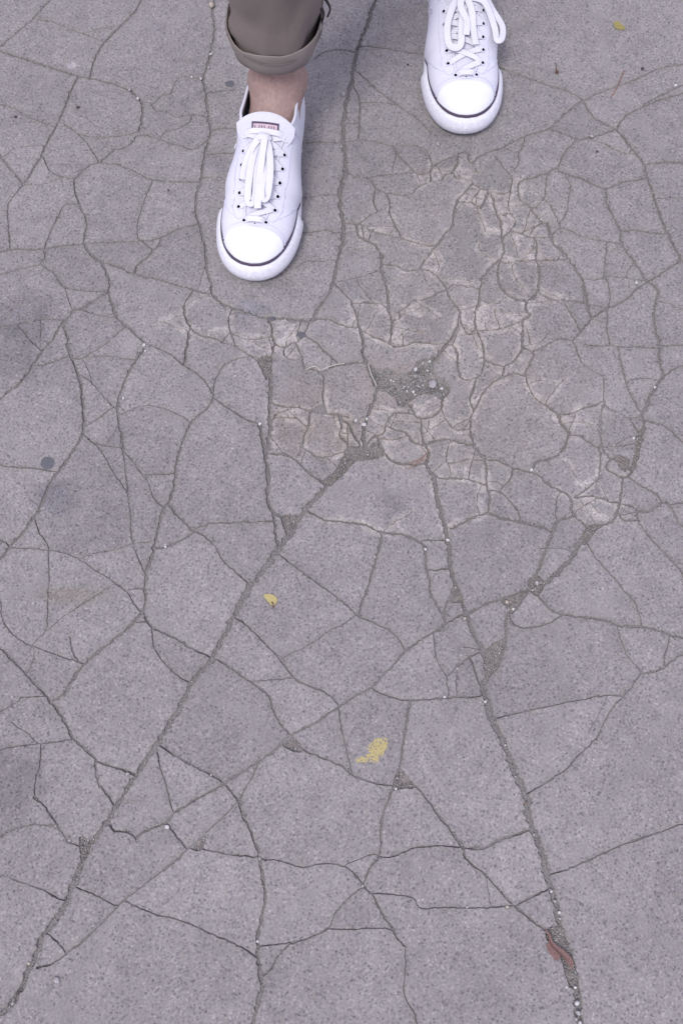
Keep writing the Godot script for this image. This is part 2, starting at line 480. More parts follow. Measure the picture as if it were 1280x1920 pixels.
	crack(2.14, [3230, -5876, 3170, -5745, 3148, -5545, 3139, -5354, 3112, -5263])
	crack(2.25, [3139, -5354, 3166, -5214, 3242, -5124])
	crack(1.49, [2757, -5439, 2879, -5425, 2971, -5354, 3112, -5263])
	crack(1.46, [3112, -5263, 3108, -5054, 3061, -4868, 2971, -4779, 2890, -4711, 2770, -4629])
	crack(1.16, [3121, -5293, 3352, -5284, 3484, -5319, 3602, -5343])
	crack(3.59, [3997, -6247, 3899, -6122, 3808, -5998, 3725, -5817, 3666, -5681, 3681, -5560, 3620, -5390])
	crack(5.14, [3620, -5390, 3586, -5298, 3547, -5158, 3500, -4999])
	crack(2.55, [3500, -4999, 3427, -4895])
	crack(1.52, [3997, -6247, 4138, -6336, 4242, -6373])
	crack(1.06, [3939, -6173, 3762, -6203, 3575, -6181, 3515, -6106])
	crack(2.07, [3672, -5634, 3865, -5581, 3988, -5510, 4057, -5425, 4131, -5333])
	crack(1.17, [3516, -5675, 3581, -5531, 3628, -5412])
	crack(1.79, [3242, -5124, 3169, -5020, 3258, -4937, 3362, -4882, 3427, -4895])
	crack(1.03, [3236, -5131, 3377, -5054, 3489, -4983])
	crack(1.90, [3425, -4895, 3533, -4799, 3623, -4745, 3743, -4663, 3816, -4568, 3887, -4528, 3947, -4373, 4017, -4260])
	crack(1.58, [3885, -4529, 3972, -4548, 4049, -4562])
	crack(1.65, [3362, -4882, 3336, -4731, 3288, -4541])
	crack(1.39, [3293, -4561, 3196, -4575, 3073, -4616, 2961, -4643, 2770, -4629])
	crack(1.77, [3290, -4548, 3443, -4508, 3563, -4440, 3694, -4494, 3816, -4568])
	crack(1.45, [3258, -4464, 3334, -4340, 3491, -4340])
	crack(2.24, [3489, -4482, 3491, -4340, 3527, -4260, 3637, -4095, 3747, -3944, 3847, -3833, 3939, -3703, 3955, -3678])
	crack(1.79, [1715, -5144, 1733, -5110, 1892, -5089, 2048, -5006, 2206, -4971, 2331, -4930, 2433, -4813])
	crack(2.72, [2433, -4813, 2574, -4731, 2677, -4663, 2729, -4595, 2716, -4494, 2740, -4394])
	crack(1.57, [2740, -4394, 2840, -4307, 2886, -4240, 2832, -4116])
	crack(2.25, [2740, -4394, 2624, -4360, 2526, -4307, 2488, -4207, 2415, -4042, 2342, -3878, 2291, -3749, 2235, -3652, 2219, -3525])
	crack(1.35, [2830, -4114, 2914, -3963, 2991, -3833, 3092, -3703, 3187, -3588, 3240, -3492, 3313, -3415, 3367, -3333, 3398, -3207, 3426, -3051])
	crack(2.31, [2183, -3502, 2309, -3352, 2412, -3238, 2562, -3194, 2712, -3169, 2893, -3144, 3073, -3113, 3130, -3069, 3263, -3057, 3445, -3050, 3581, -3013, 3709, -2963, 3874, -2914])
	crack(1.14, [3130, -3069, 3147, -2976, 3183, -2834, 3232, -2711, 3313, -2607, 3366, -2529])
	crack(1.11, [3366, -2529, 3250, -2378, 3138, -2258, 2989, -2110, 2786, -1788, 2535, -1557, 2440, -1454, 2229, -1329, 1983, -1185])
	crack(1.38, [3359, -2520, 3473, -2529, 3610, -2577, 3727, -2662, 3855, -2735])
	crack(0.85, [3628, -2590, 3643, -2729, 3705, -2864, 3722, -2960])
	crack(1.01, [1667, -2016, 1742, -2021, 2071, -2098, 2371, -2157, 2672, -2217, 2912, -2258, 3138, -2258])
	crack(1.21, [1910, -3203, 1946, -3094, 2065, -3038, 2310, -3069, 2543, -3200])
	crack(1.84, [979, -3996, 975, -3846, 990, -3736, 1023, -3575, 1026, -3460, 1072, -3352, 1112, -3270, 1169, -3144, 1189, -3084])
	crack(1.61, [990, -3736, 1083, -3723, 1189, -3742, 1264, -3740])
	crack(2.02, [1303, -3574, 1258, -3428, 1212, -3333, 1172, -3238, 1169, -3144])
	crack(0.96, [1039, -2975, 1052, -2883, 1065, -2711, 1110, -2589, 1172, -2486, 1175, -2396, 1197, -2318, 1183, -2239])
	crack(1.32, [1594, -2759, 1518, -2742, 1413, -2680, 1333, -2613, 1227, -2516, 1173, -2468])
	crack(1.56, [1439, -2695, 1482, -2589, 1507, -2486, 1551, -2378, 1581, -2307])
	crack(1.66, [328, -2348, 505, -2264, 653, -2228, 772, -2217, 950, -2222, 1099, -2234, 1319, -2246, 1485, -2246, 1590, -2277])
	crack(1.94, [772, -2217, 740, -2110, 719, -1933, 673, -1701, 639, -1471])
	crack(1.72, [639, -1471, 591, -1346, 561, -1273, 519, -1160, 441, -965, 422, -800, 402, -555, 310, -447, 224, -260])
	crack(2.31, [627, -1440, 713, -1357, 786, -1290, 866, -1216, 1004, -1021, 1114, -882, 1186, -789])
	crack(3.41, [1186, -789, 1240, -718, 1288, -636])
	crack(1.95, [1288, -636, 1339, -501, 1520, -367, 1680, -181, 1812, -49, 1946, 56, 2052, 134, 2132, 186, 2296, 218])
	crack(2.16, [1288, -636, 1504, -636, 1678, -718, 1822, -762, 2042, -836])
	crack(1.25, [1288, -636, 1135, -653, 908, -653, 737, -625, 566, -555, 393, -544])
	crack(1.57, [1810, -51, 1956, -128, 2129, -207, 2200, -231])
	crack(0.84, [1799, -62, 1533, -38, 1310, -38, 976, -38, 808, -38, 755, -128, 560, -170, 301, -177])
	crack(1.31, [2171, -357, 2253, -383, 2455, -447, 2717, -555, 2981, -663, 3216, -745, 3422, -811, 3658, -882])
	crack(1.27, [235, -249, 84, -154, 0, -65, -72, 30, -139, 160, -359, 263, -551, 325, -659, 442, -739, 569, -829, 631])
	crack(0.94, [-154, 167, 0, 175, 277, 160, 443, 160, 537, 181])
	crack(1.66, [224, -260, 335, -138, 418, 4, 526, 160, 580, 263, 661, 340])
	crack(0.87, [661, 340, 658, 519, 638, 720, 662, 845, 741, 969, 766, 1067])
	crack(0.77, [-359, 263, -552, 304, -772, 325, -865, 340])
	crack(1.13, [-863, -517, -679, -517, -423, -447, -226, -474, 0, -463, 141, -367, 224, -260])
	crack(1.30, [-870, -542, -1019, -555, -1218, -582, -1475, -625, -1564, -681])
	crack(1.59, [-1885, -901, -1796, -800, -1706, -702, -1630, -622])
	crack(1.56, [-1481, -756, -1644, -609, -1780, -490, -2023, -313, -2183, -181, -2290, -101, -2497, 118, -2678, 289, -2833, 402, -2962, 503, -3123, 539])
	crack(0.80, [-1481, -756, -1399, -844, -1288, -938, -1107, -1122])
	crack(1.23, [-2770, -234, -2545, -154, -2371, -65, -2283, -106])
	crack(1.05, [-2276, -111, -2004, 4, -1751, 66, -1469, 160, -1243, 263, -1075, 325, -935, 402, -857, 453])
	crack(1.07, [-3602, -356, -3399, -303, -3167, -223, -2963, -128, -2876, -114])
	crack(1.05, [-3071, 203, -2942, 289, -2833, 402])
	crack(1.88, [-3313, -1160, -3156, -1021, -3046, -882, -2931, -734, -2811, -663, -2697, -632])
	crack(1.31, [-3645, -762, -3482, -844, -3286, -877, -3114, -871, -3046, -882])
	crack(0.81, [-3313, -1160, -3323, -1329, -3287, -1500, -3299, -1731])
	crack(1.05, [-3740, -1660, -3569, -1701, -3309, -1730, -3106, -1759, -2930, -1785])
	crack(1.33, [-2039, -1702, -2000, -1586, -1976, -1471, -1897, -1301, -1839, -1076, -1806, -993])
	crack(2.00, [-2272, -3238, -2222, -3132, -2157, -3050, -1939, -2945, -1690, -2803, -1443, -2680])
	crack(1.78, [-1443, -2680, -1352, -2650, -1137, -2498, -954, -2378, -802, -2258, -770, -2139, -678, -1963, -558, -1817, -468, -1701, -292, -1614])
	crack(1.62, [-292, -1614, 0, -1488, 93, -1414, 214, -1363, 324, -1323, 434, -1295, 561, -1275])
	crack(1.10, [-2385, -3095, -2210, -3116])
	crack(1.08, [-2164, -3059, -2112, -2803, -1950, -2589, -1762, -2438, -1660, -2432])
	crack(1.73, [-1233, -3173, -1063, -3050, -846, -2834, -692, -2680, -538, -2468, -358, -2366, -179, -2306, -21, -2145])
	crack(0.85, [-692, -2680, -393, -2834, -121, -3019, 0, -3069, 173, -3197])
	crack(1.16, [-760, -3944, -558, -3781, -370, -3639, -184, -3492, -31, -3384, 183, -3188, 365, -3100, 606, -2957, 729, -2776])
	crack(1.73, [475, -4190, 417, -3911, 340, -3652, 276, -3428, 186, -3187])
	crack(0.84, [-1016, -2419, -777, -2444, -526, -2461])
	crack(1.29, [-38, -2134, -18, -1992, 41, -1730, 87, -1528, 115, -1405])
	crack(1.17, [-3622, -4394, -3538, -4174, -3429, -4009, -3381, -3620, -3370, -3365, -3349, -3069, -3366, -2988])
	crack(1.17, [-3871, -4001, -3645, -3990, -3425, -3963, -3267, -3944, -3042, -3846, -2814, -3703, -2619, -3575, -2489, -3479, -2355, -3301, -2283, -3219])
	crack(0.86, [-2489, -3479, -2368, -3504, -2263, -3498])
	crack(0.85, [-2605, -3564, -2852, -3396, -2997, -3301, -3198, -3144, -3366, -2988, -3503, -2834])
	crack(1.03, [-3922, -3365, -3868, -3144, -3727, -2957, -3503, -2834, -3253, -2742, -2974, -2650, -2890, -2610])
	crack(0.90, [-3490, -2829, -3461, -2711, -3527, -2492])
	crack(1.02, [-3076, -2926, -3030, -2742, -2947, -2637])
	crack(0.77, [-3785, -2080, -3618, -2187, -3535, -2246, -3290, -2255])
	crack(1.73, [-4100, -5040, -3906, -5020, -3679, -4999, -3392, -4951])
	crack(0.90, [-3149, -5447, -2933, -5277, -2751, -4985, -2539, -4683])
	crack(0.84, [-3022, -5347, -2837, -5291, -2632, -5256])
	crack(1.18, [-3138, -5525, -2931, -5688, -2809, -5796, -2740, -5816])
	crack(0.98, [-3277, -6283, -3062, -6122, -2882, -5904, -2739, -5776])
	crack(0.85, [-2724, -5701, -2419, -5832, -2088, -5760, -1815, -5601])
	crack(2.02, [-3858, -7013, -3672, -7036, -3491, -7012])
	crack(0.94, [-4301, -6929, -4089, -6967, -3858, -7013])
	crack(1.54, [-4089, -6967, -3991, -6853, -3877, -6717, -3733, -6576])
	crack(0.94, [-3322, -7181, -3070, -7097, -2834, -7066])
	crack(0.88, [-3529, -7485, -3475, -7329, -3391, -7143])
	crack(1.94, [-4417, -8025, -4249, -8065, -3903, -8065, -3597, -8121, -3357, -8146, -3047, -8162, -2598, -8186, -2359, -8243, -2089, -8390, -1856, -8446])
	crack(1.78, [-3868, -8071, -3825, -7960, -3868, -7841, -3685, -7706, -3606, -7587, -3529, -7485])
	crack(1.30, [-3862, -7836, -4116, -7777, -4381, -7682])
	crack(0.88, [-3529, -7485, -3267, -7446, -2965, -7430])
	crack(1.93, [-2598, -8186, -2489, -8097, -2443, -8025, -2546, -7904, -2643, -7801, -2643, -7689])
	crack(1.59, [-2455, -8043, -2373, -8121, -2345, -8251])
	crack(2.11, [-4773, -11368, -4605, -11557, -4371, -11843, -4207, -12103, -4147, -12200])
	crack(2.72, [-4765, -11293, -4416, -11154, -4069, -11015, -3649, -10858, -3349, -10785, -3085, -10694, -2895, -10603, -2777, -10467, -2717, -10333, -2715, -10065, -2729, -9933])
	crack(2.73, [-3632, -10854, -3731, -10512, -3827, -10110, -3954, -9758, -4065, -9412, -4210, -9071])
	crack(1.75, [-4210, -9071, -4361, -8819, -4383, -8694, -4335, -8365, -4282, -8057])
	crack(2.48, [-3476, -10816, -3417, -11200, -3289, -11481, -3119, -11718, -2947, -11958, -2848, -12200])
	crack(1.28, [-4347, -11881, -4065, -11795, -3752, -11652, -3303, -11451])
	crack(1.09, [-4667, -10377, -4439, -10288, -4244, -10154, -3868, -9995])
	crack(2.28, [-4578, -9541, -4413, -9326, -4210, -9071])
	crack(1.00, [-4545, -9498, -4375, -9654, -3974, -9695])
	crack(1.28, [-4017, -9563, -3875, -9283, -3689, -9181, -3530, -9147])
	crack(0.99, [-4216, -9061, -3962, -9071, -3689, -9181])
	crack(2.41, [-3046, -9628, -3112, -9541, -3211, -9438, -3349, -9369, -3447, -9266, -3530, -9147, -3531, -8987, -3440, -8736, -3336, -8488, -3343, -8146])
	crack(1.80, [-3343, -8146, -3280, -8041, -3192, -7950])
	crack(1.63, [-3239, -9420, -3066, -9403, -2957, -9369, -2699, -9241, -2502, -9139, -2231, -9114, -1873, -9108])
	crack(1.29, [-3833, -10093, -3609, -9933, -3412, -9714, -3239, -9420])
	crack(1.65, [-3046, -9628, -2926, -9645, -2804, -9758, -2759, -9845, -2594, -9845, -2395, -9767, -2211, -9697, -2007, -9628, -1888, -9697, -1787, -9815])
	crack(1.01, [-2729, -9933, -3025, -9837, -3422, -9845, -3590, -9911])
	crack(1.24, [-2753, -10413, -2612, -10404, -2532, -10270, -2363, -10243, -2235, -10154, -2070, -10199, -1810, -10164])
	crack(1.23, [-2445, -9787, -2381, -9916, -2204, -9977, -2050, -10092, -2034, -10194])
	crack(1.32, [-2587, -10363, -2520, -10449, -2452, -10530, -2343, -10558, -2281, -10767, -2174, -10849, -1905, -10793])
	crack(2.87, [-1808, -12200, -1830, -12006, -1791, -11766, -1794, -11481, -1822, -11247, -1871, -10987, -1906, -10785, -1853, -10558, -1816, -10199, -1769, -9933, -1803, -9714, -1842, -9455, -1865, -9156, -1915, -8861, -1895, -8570, -1830, -8365, -1780, -8162, -1750, -7960, -1729, -7785, -1673, -7587, -1650, -7381])
	crack(1.59, [-1769, -9933, -1554, -9977, -1336, -9942])
	crack(1.03, [-1855, -10566, -1649, -10594, -1467, -10621])
	crack(1.65, [-1829, -9542, -1660, -9558, -1503, -9567])
	crack(1.06, [-1864, -9157, -1667, -9190, -1502, -9130])
	crack(0.91, [-2633, -8184, -2663, -8447, -2611, -8736, -2501, -9139])
	crack(1.19, [-3843, -8076, -3790, -8341, -3678, -8653, -3617, -8761, -3443, -8746])
	crack(1.34, [-371, -11154, -223, -11275, 0, -11312, 201, -11265])
	crack(1.71, [201, -11265, 283, -11368, 559, -11340, 834, -11284, 1130, -11228])
	crack(2.04, [170, -10988, 273, -10877, 513, -10603, 801, -10333, 1051, -10110, 1212, -9889])
	crack(1.31, [244, -10413, 511, -10404, 768, -10364])
	crack(1.88, [-2002, -7224, -1953, -7021, -1865, -6868, -1728, -6792, -1627, -6777, -1490, -6702])
	crack(1.36, [-1995, -7195, -1967, -7314, -1878, -7457])
	crack(1.47, [-1490, -6702, -1459, -6777, -1395, -6853])
	crack(2.13, [-1911, -6948, -1918, -6717, -1940, -6604, -1952, -6440, -1964, -6388])
	crack(1.34, [-1373, -7197, -1428, -7021, -1395, -6853, -1322, -6657])
	crack(1.20, [-1395, -6853, -1238, -6754, -1104, -6754, -864, -6778])
	crack(1.33, [-1490, -6702, -1402, -6672, -1322, -6657, -1233, -6589, -1131, -6514, -1049, -6440])
	crack(1.19, [-1127, -6511, -1296, -6477, -1458, -6380, -1520, -6269, -1581, -6122, -1573, -5940])
	crack(2.14, [-943, -7044, -887, -6944, -864, -6777, -821, -6679])
	crack(2.00, [-821, -6679, -860, -6604, -883, -6492])
	crack(1.53, [-821, -6679, -721, -6641, -588, -6702, -533, -6589, -499, -6514, -450, -6343])
	crack(1.47, [-393, -7011, -437, -6906, -469, -6792, -535, -6717, -588, -6702])
	crack(1.53, [-469, -6792, -334, -6717, -220, -6589, -66, -6432, -38, -6380])
	crack(1.20, [-703, -6649, -718, -6514, -584, -6455, -492, -6492])
	crack(1.99, [-266, -6284, -66, -6373, 80, -6410, 316, -6426])
	crack(1.52, [-450, -6343, -364, -6328, -285, -6306, -225, -6233, -217, -6086, -229, -5940, -183, -5722])
	crack(2.66, [228, -6929, 274, -6717, 259, -6529, 312, -6440, 363, -6255, 428, -6108, 440, -6049])
	crack(3.25, [440, -6049, 393, -5904, 339, -5745, 306, -5652, 272, -5510, 271, -5249])
	crack(1.87, [239, -6879, 435, -6777, 568, -6717, 667, -6641, 814, -6664, 935, -6702, 1149, -6679, 1316, -6679])
	crack(1.54, [640, -7005, 623, -6830, 600, -6692])
	crack(1.49, [640, -7005, 741, -7051, 723, -7136, 826, -7213, 916, -7314, 1018, -7314, 1134, -7360, 1259, -7430, 1341, -7462])
	crack(1.92, [511, -7841, 687, -7825, 823, -7761, 960, -7753, 1077, -7761, 1165, -7721, 1264, -7603, 1341, -7462])
	crack(1.37, [1009, -7785, 980, -7755])
	crack(1.57, [1341, -7462, 1432, -7524, 1602, -7509, 1771, -7485, 1791, -7627])
	crack(2.03, [1341, -7462, 1391, -7329, 1487, -7174, 1499, -7120, 1459, -6944, 1386, -6792, 1316, -6679])
	crack(2.66, [1316, -6679, 1232, -6567, 1169, -6455])
	crack(1.66, [1316, -6679, 1414, -6641, 1443, -6514, 1444, -6343, 1469, -6223])
	crack(1.88, [1771, -7485, 1742, -7290, 1696, -7159, 1680, -6929, 1740, -6754, 1773, -6604, 1771, -6417])
	crack(1.45, [1771, -6417, 1754, -6328, 1670, -6210, 1517, -6181, 1468, -6226])
	crack(1.34, [1494, -7098, 1531, -6906, 1608, -6807, 1680, -6921])
	crack(1.48, [1680, -6921, 1745, -6868, 1988, -6899, 2165, -6959, 2290, -7021])
	crack(1.72, [2268, -6626, 2158, -6455, 2021, -6373, 1858, -6417, 1772, -6477])
	crack(2.06, [-17, -7991, -57, -7865])
	crack(1.76, [-105, -7584, -20, -7469, 102, -7329, 135, -7236, 182, -7120, 228, -6929])
	crack(1.49, [124, -7268, 352, -7259, 508, -7252, 601, -7176])
	crack(0.96, [-88, -7561, 34, -7603, 219, -7642, 411, -7721, 509, -7777])
	crack(1.49, [-391, -5753, -390, -5617, -440, -5439, -471, -5284, -514, -5179])
	crack(2.24, [-907, -5186, -707, -5179, -578, -5124, -480, -5040, -383, -4937, -255, -4834, -169, -4769])
	crack(1.68, [-33, -5702, 0, -5545, -19, -5439, 65, -5333, 109, -5228, 70, -5126])
	crack(1.49, [-21, -5647, 97, -5567, 162, -5404, 271, -5249])
	crack(1.16, [-473, -5278, -289, -5158, -129, -5158, 96, -5259])
	crack(1.04, [-875, -5603, -769, -5724, -585, -5804])
	crack(2.05, [271, -5249, 401, -5418, 452, -5354, 527, -5193, 622, -5089, 769, -5047, 897, -5047, 1006, -5068])
	crack(1.49, [401, -5418, 518, -5460, 532, -5567, 619, -5710, 665, -5745])
	crack(1.43, [532, -5567, 661, -5496, 777, -5475, 871, -5333, 1000, -5312])
	crack(1.29, [777, -5475, 844, -5375])
	crack(2.08, [1238, -5904, 1235, -5817, 1140, -5702, 976, -5660, 899, -5702, 850, -5832])
	crack(1.43, [665, -5745, 896, -5712])
	crack(1.30, [969, -5664, 973, -5510, 1000, -5312])
	crack(2.07, [1000, -5312, 1195, -5369, 1324, -5369, 1452, -5333, 1580, -5298, 1629, -5242, 1715, -5144])
	crack(1.10, [1219, -5798, 1269, -5652, 1343, -5545, 1471, -5496, 1571, -5545])
	crack(1.78, [1715, -5144, 1740, -4985, 1726, -4813, 1747, -4724])
	crack(1.97, [1620, -5253, 1566, -5439, 1573, -5602, 1612, -5760, 1668, -5853, 1739, -5991, 1844, -6122, 1980, -6210, 2148, -6269, 2282, -6212])
	crack(1.25, [1612, -5760, 1572, -5904, 1611, -6049, 1668, -6210])
	crack(1.46, [1980, -6210, 2021, -6373])
	crack(2.06, [1000, -5312, 1055, -5207, 1040, -5138, 1006, -5068])
	crack(2.04, [1006, -5068, 1086, -4951, 1193, -4868, 1352, -4875, 1542, -4847, 1733, -4784])
	crack(1.89, [1286, -4240, 1382, -4280, 1491, -4340, 1574, -4380, 1734, -4427, 1857, -4373, 2013, -4340, 2149, -4307, 2322, -4260, 2483, -4196])
	crack(1.71, [1747, -4724, 1754, -4595, 1728, -4425])
	crack(1.14, [1747, -4724, 1873, -4704, 1964, -4609, 2093, -4427, 2105, -4317])
	crack(1.08, [1873, -4704, 1940, -4765, 2022, -4868, 2061, -5003])
	crack(2.01, [-421, -4474, -302, -4394, -126, -4327, 94, -4307, 283, -4273, 376, -4227, 482, -4187, 670, -4174, 782, -4147, 906, -4075, 979, -3996])
	crack(0.94, [900, -4078, 1062, -4095, 1244, -4089])
	opening([338, -6380, 378, -6373, 457, -6336, 563, -6351, 655, -6306, 754, -6277, 874, -6321, 943, -6447, 1076, -6477, 1177, -6507, 1147, -6380, 1157, -6262, 1260, -6203, 1323, -6115, 1333, -6013, 1238, -5904, 1148, -5962, 1037, -5991, 958, -5969, 838, -5875, 758, -5803, 693, -5832, 655, -5933, 558, -5998, 440, -6049, 389, -6181])
	opening([1615, -2760, 1859, -2926, 1825, -2742, 1738, -2559, 1639, -2480])
	opening([1827, -3384, 1996, -3447, 2164, -3485, 2063, -3333, 1997, -3238, 1928, -3207, 1883, -3282])
	opening([2146, -3600, 2273, -3665, 2353, -3562, 2271, -3428, 2180, -3447])
	opening([1319, -3575, 1397, -3358, 1243, -3346, 1284, -3460])
	opening([639, -1471, 707, -1386, 792, -1267, 664, -1250, 566, -1233, 568, -1340])
	opening([-1043, -6469, -892, -6529, -880, -6306, -923, -6181, -992, -6306])
	opening([2139, 170, 2285, 139, 2330, 289, 2389, 468, 2423, 595, 2419, 730, 2321, 720, 2279, 544, 2230, 376, 2121, 273])
	opening([-706, -4400, -479, -4387, -565, -4240, -638, -4147])
	opening([97, -5277, 322, -5291, 413, -5347, 527, -5179, 385, -5110, 180, -5082, 32, -4916, -115, -4793, -242, -4820, -77, -4985])
	opening([3448, -4916, 3508, -5158, 3573, -5439, 3673, -5545, 3608, -5263, 3539, -5068])
	opening([2800, -4108, 2901, -4273, 3040, -4293, 2955, -4161, 2844, -4029])
	opening([-2801, -745, -2661, -702, -2695, -560, -2745, -485])
	opening([-558, -1817, -493, -1782, -433, -1689, -467, -1632, -596, -1678, -644, -1735])
	opening([-1617, -636, -1524, -702, -1446, -756, -1454, -669, -1519, -604])
	opening([3387, -4951, 3275, -5138, 3375, -5179, 3465, -5110])


	# where the surface crumbles, short side cracks leave the larger ones
	var rng := RandomNumberGenerator.new()
	rng.seed = 17
	var count := lines.size()
	var made := 0
	var taken_cells := {}
	for l in lines:
		for q in l[1]: taken_cells[Vector2i(floori(q.x / 2.5), floori(q.y / 2.5))] = true
	var tries := 0
	var starts := []
	while made < 150 and tries < 6000:
		tries += 1
		var path: PackedVector2Array = lines[rng.randi() % count][1]
		var i := rng.randi_range(2, path.size() - 3)
		var wn := worn(path[i])
		if wn < 0.5 and rng.randf() > 0.03: continue
		if absf(path[i].x) > 470.0 or path[i].y < -1210.0 or path[i].y > 100.0: continue
		if starts.any(func(q): return q.distance_to(path[i]) < 12.0): continue
		var way := (path[i + 1] - path[i - 1]).normalized().orthogonal().rotated(rng.randfn(0, 0.35)) * (1.0 if rng.randf() < 0.5 else -1.0)
		var here := path[i]
		var list := [here.x * 10.0, here.y * 10.0]
		var met := false
		var cells := []
		for k in 14:
			way = way.rotated(rng.randfn(0, 0.16))
			here += way * 3.2
			var c := Vector2i(floori(here.x / 2.5), floori(here.y / 2.5))
			if k > 1 and taken_cells.has(c):
				met = true
				break
			cells.append(c)
			if k % 2 == 1: list.append_array([here.x * 10.0, here.y * 10.0])
		# only where the piece is not yet small, and mostly where the crack reaches another one
		if cells.size() < 4 or (not met and rng.randf() > 0.15): continue
		list.append_array([here.x * 10.0, here.y * 10.0])
		if list.size() < 6: continue
		for c in cells: taken_cells[c] = true
		starts.append(path[i])
		starts.append(here)
		starts.append((path[i] + here) * 0.5)
		crack(0.45 if wn > 0.5 else 0.3, list)
		made += 1
	# chipped corners
	made = 0
	while made < 190:
		var which := rng.randi() % count
		if made > 110 and lines[which][0] < 3.5: continue
		var path: PackedVector2Array = lines[which][1]
		var i := rng.randi_range(1, path.size() - 2) if rng.randf() < 0.6 else (1 if rng.randf() < 0.5 else path.size() - 2)
		var p := path[i]
		if absf(p.x) > 500.0 or p.y < -1230.0 or p.y > 120.0: continue
		var r := rng.randf_range(1.2, 2.6) * (1.0 + 0.5 * worn(p))
		var chip := PackedVector2Array()
		var n := rng.randi_range(5, 7)
		for k in n: chip.append(p + Vector2.from_angle(TAU * k / n) * r * rng.randf_range(0.45, 1.25))
		if Geometry2D.is_polygon_clockwise(chip): chip.reverse()
		ribbons.append(chip)
		made += 1


# -------------------------------------------------------------------- materials

func plain(color: Color, roughness := 0.9) -> StandardMaterial3D:
	var m := StandardMaterial3D.new()
	m.albedo_color = color.linear_to_srgb()
	m.roughness = roughness
	return m


func grainy(color: Color, roughness: float, spread: float, freq: float, bump := 0.0, size := 0.05) -> StandardMaterial3D:
	# a colour with an even grain, laid on from three sides
	var m := plain(color, roughness)
	var f := FastNoiseLite.new()
	f.seed = 5
	f.frequency = freq
	f.fractal_octaves = 4
	var t := NoiseTexture2D.new()
	t.width = 256
	t.height = 256
	t.seamless = true
	t.noise = f
	var ramp := Gradient.new()
	ramp.set_color(0, Color(1, 1, 1) * (1.0 - spread) + Color(0, 0, 0, 1))
	ramp.set_color(1, Color(1, 1, 1))
	t.color_ramp = ramp
	m.albedo_texture = t
	m.uv1_triplanar = true
	m.uv1_scale = Vector3.ONE / size
	if bump > 0.0:
		m.heightmap_enabled = true
		m.heightmap_scale = bump
		m.heightmap_texture = t
	return m


func weave(color: Color, size: float, bump: float, twill := false) -> StandardMaterial3D:
	var im := Image.create(96, 96, false, Image.FORMAT_RGB8)
	var slub := FastNoiseLite.new()
	slub.seed = 9
	slub.frequency = 0.06
	for y in 96:
		for x in 96:
			var h := 0.0
			if twill:
				h = 0.5 + 0.5 * sin((x + y) * TAU / 8.0)
			else:
				var over := (x / 6 + y / 6) % 2 == 0
				h = absf(sin((y if over else x) * PI / 6.0))
			h = clampf(0.78 + 0.14 * h + (0.16 if twill else 0.08) * slub.get_noise_2d(x, y * 3.0), 0, 1)
			im.set_pixel(x, y, Color(h, h, h))
	var m := plain(color, 0.95)
	m.albedo_texture = ImageTexture.create_from_image(im)
	m.uv1_triplanar = true
	m.uv1_scale = Vector3.ONE / size
	m.heightmap_enabled = true
	m.heightmap_scale = bump
	m.heightmap_texture = m.albedo_texture
	return m


func asphalt_grain() -> Array:
	# crushed stone in old binder: a tone for every grain, dark pits, few pale chips; 1024 texels over 0.45 m
	var cell := FastNoiseLite.new()
	cell.seed = 3
	cell.noise_type = FastNoiseLite.TYPE_CELLULAR
	cell.frequency = 0.22
	cell.cellular_return_type = FastNoiseLite.RETURN_CELL_VALUE
	cell.fractal_type = FastNoiseLite.FRACTAL_NONE
	var a := cell.get_seamless_image(1024, 1024, false, false, 0.06, false).get_data()
	cell.cellular_return_type = FastNoiseLite.RETURN_DISTANCE
	var b := cell.get_seamless_image(1024, 1024, false, false, 0.06, true).get_data()
	var soft := FastNoiseLite.new()
	soft.seed = 8
	soft.frequency = 0.11
	soft.fractal_octaves = 4
	var c := soft.get_seamless_image(1024, 1024, false, false, 0.1, true).get_data()
	cell.seed = 41
	cell.frequency = 0.13
	cell.cellular_return_type = FastNoiseLite.RETURN_CELL_VALUE
	var e := cell.get_seamless_image(1024, 1024, false, false, 0.06, false).get_data()
	cell.cellular_return_type = FastNoiseLite.RETURN_DISTANCE
	var f := cell.get_seamless_image(1024, 1024, false, false, 0.06, true).get_data()
	var n := 1024 * 1024
	var col := PackedByteArray()
	col.resize(n * 3)
	var hgt := PackedByteArray()
	hgt.resize(n)
	for i in n:
		var t := 162 + ((a[i] - 128) >> 4) + ((c[i] - 128) >> 3)
		var h := 150 + ((a[i] - 128) >> 3) + ((128 - b[i]) >> 2) + ((c[i] - 128) >> 2)
		var r := t
		var bl := t
		if a[i] > 238:
			t += 9; r += 9; bl += 9
		elif a[i] < 22:
			t -= 10; r -= 10; bl -= 9
		if e[i] < 46 and f[i] < 84:
			var k := mini(26, (84 - f[i]) * 2)
			t -= k; r -= k; bl -= k - 2
			h -= k
		elif e[i] > 247 and f[i] < 70:
			t += 22; r += 22; bl += 24
		elif e[i] > 190:
			r += 2; bl -= 2
		col[i * 3] = clampi(r, 20, 255)
		col[i * 3 + 1] = clampi(t, 20, 255)
		col[i * 3 + 2] = clampi(bl, 20, 255)
		hgt[i] = clampi(h, 0, 255)
	return [ImageTexture.create_from_image(Image.create_from_data(1024, 1024, false, Image.FORMAT_RGB8, col)), ImageTexture.create_from_image(Image.create_from_data(1024, 1024, false, Image.FORMAT_L8, hgt))]


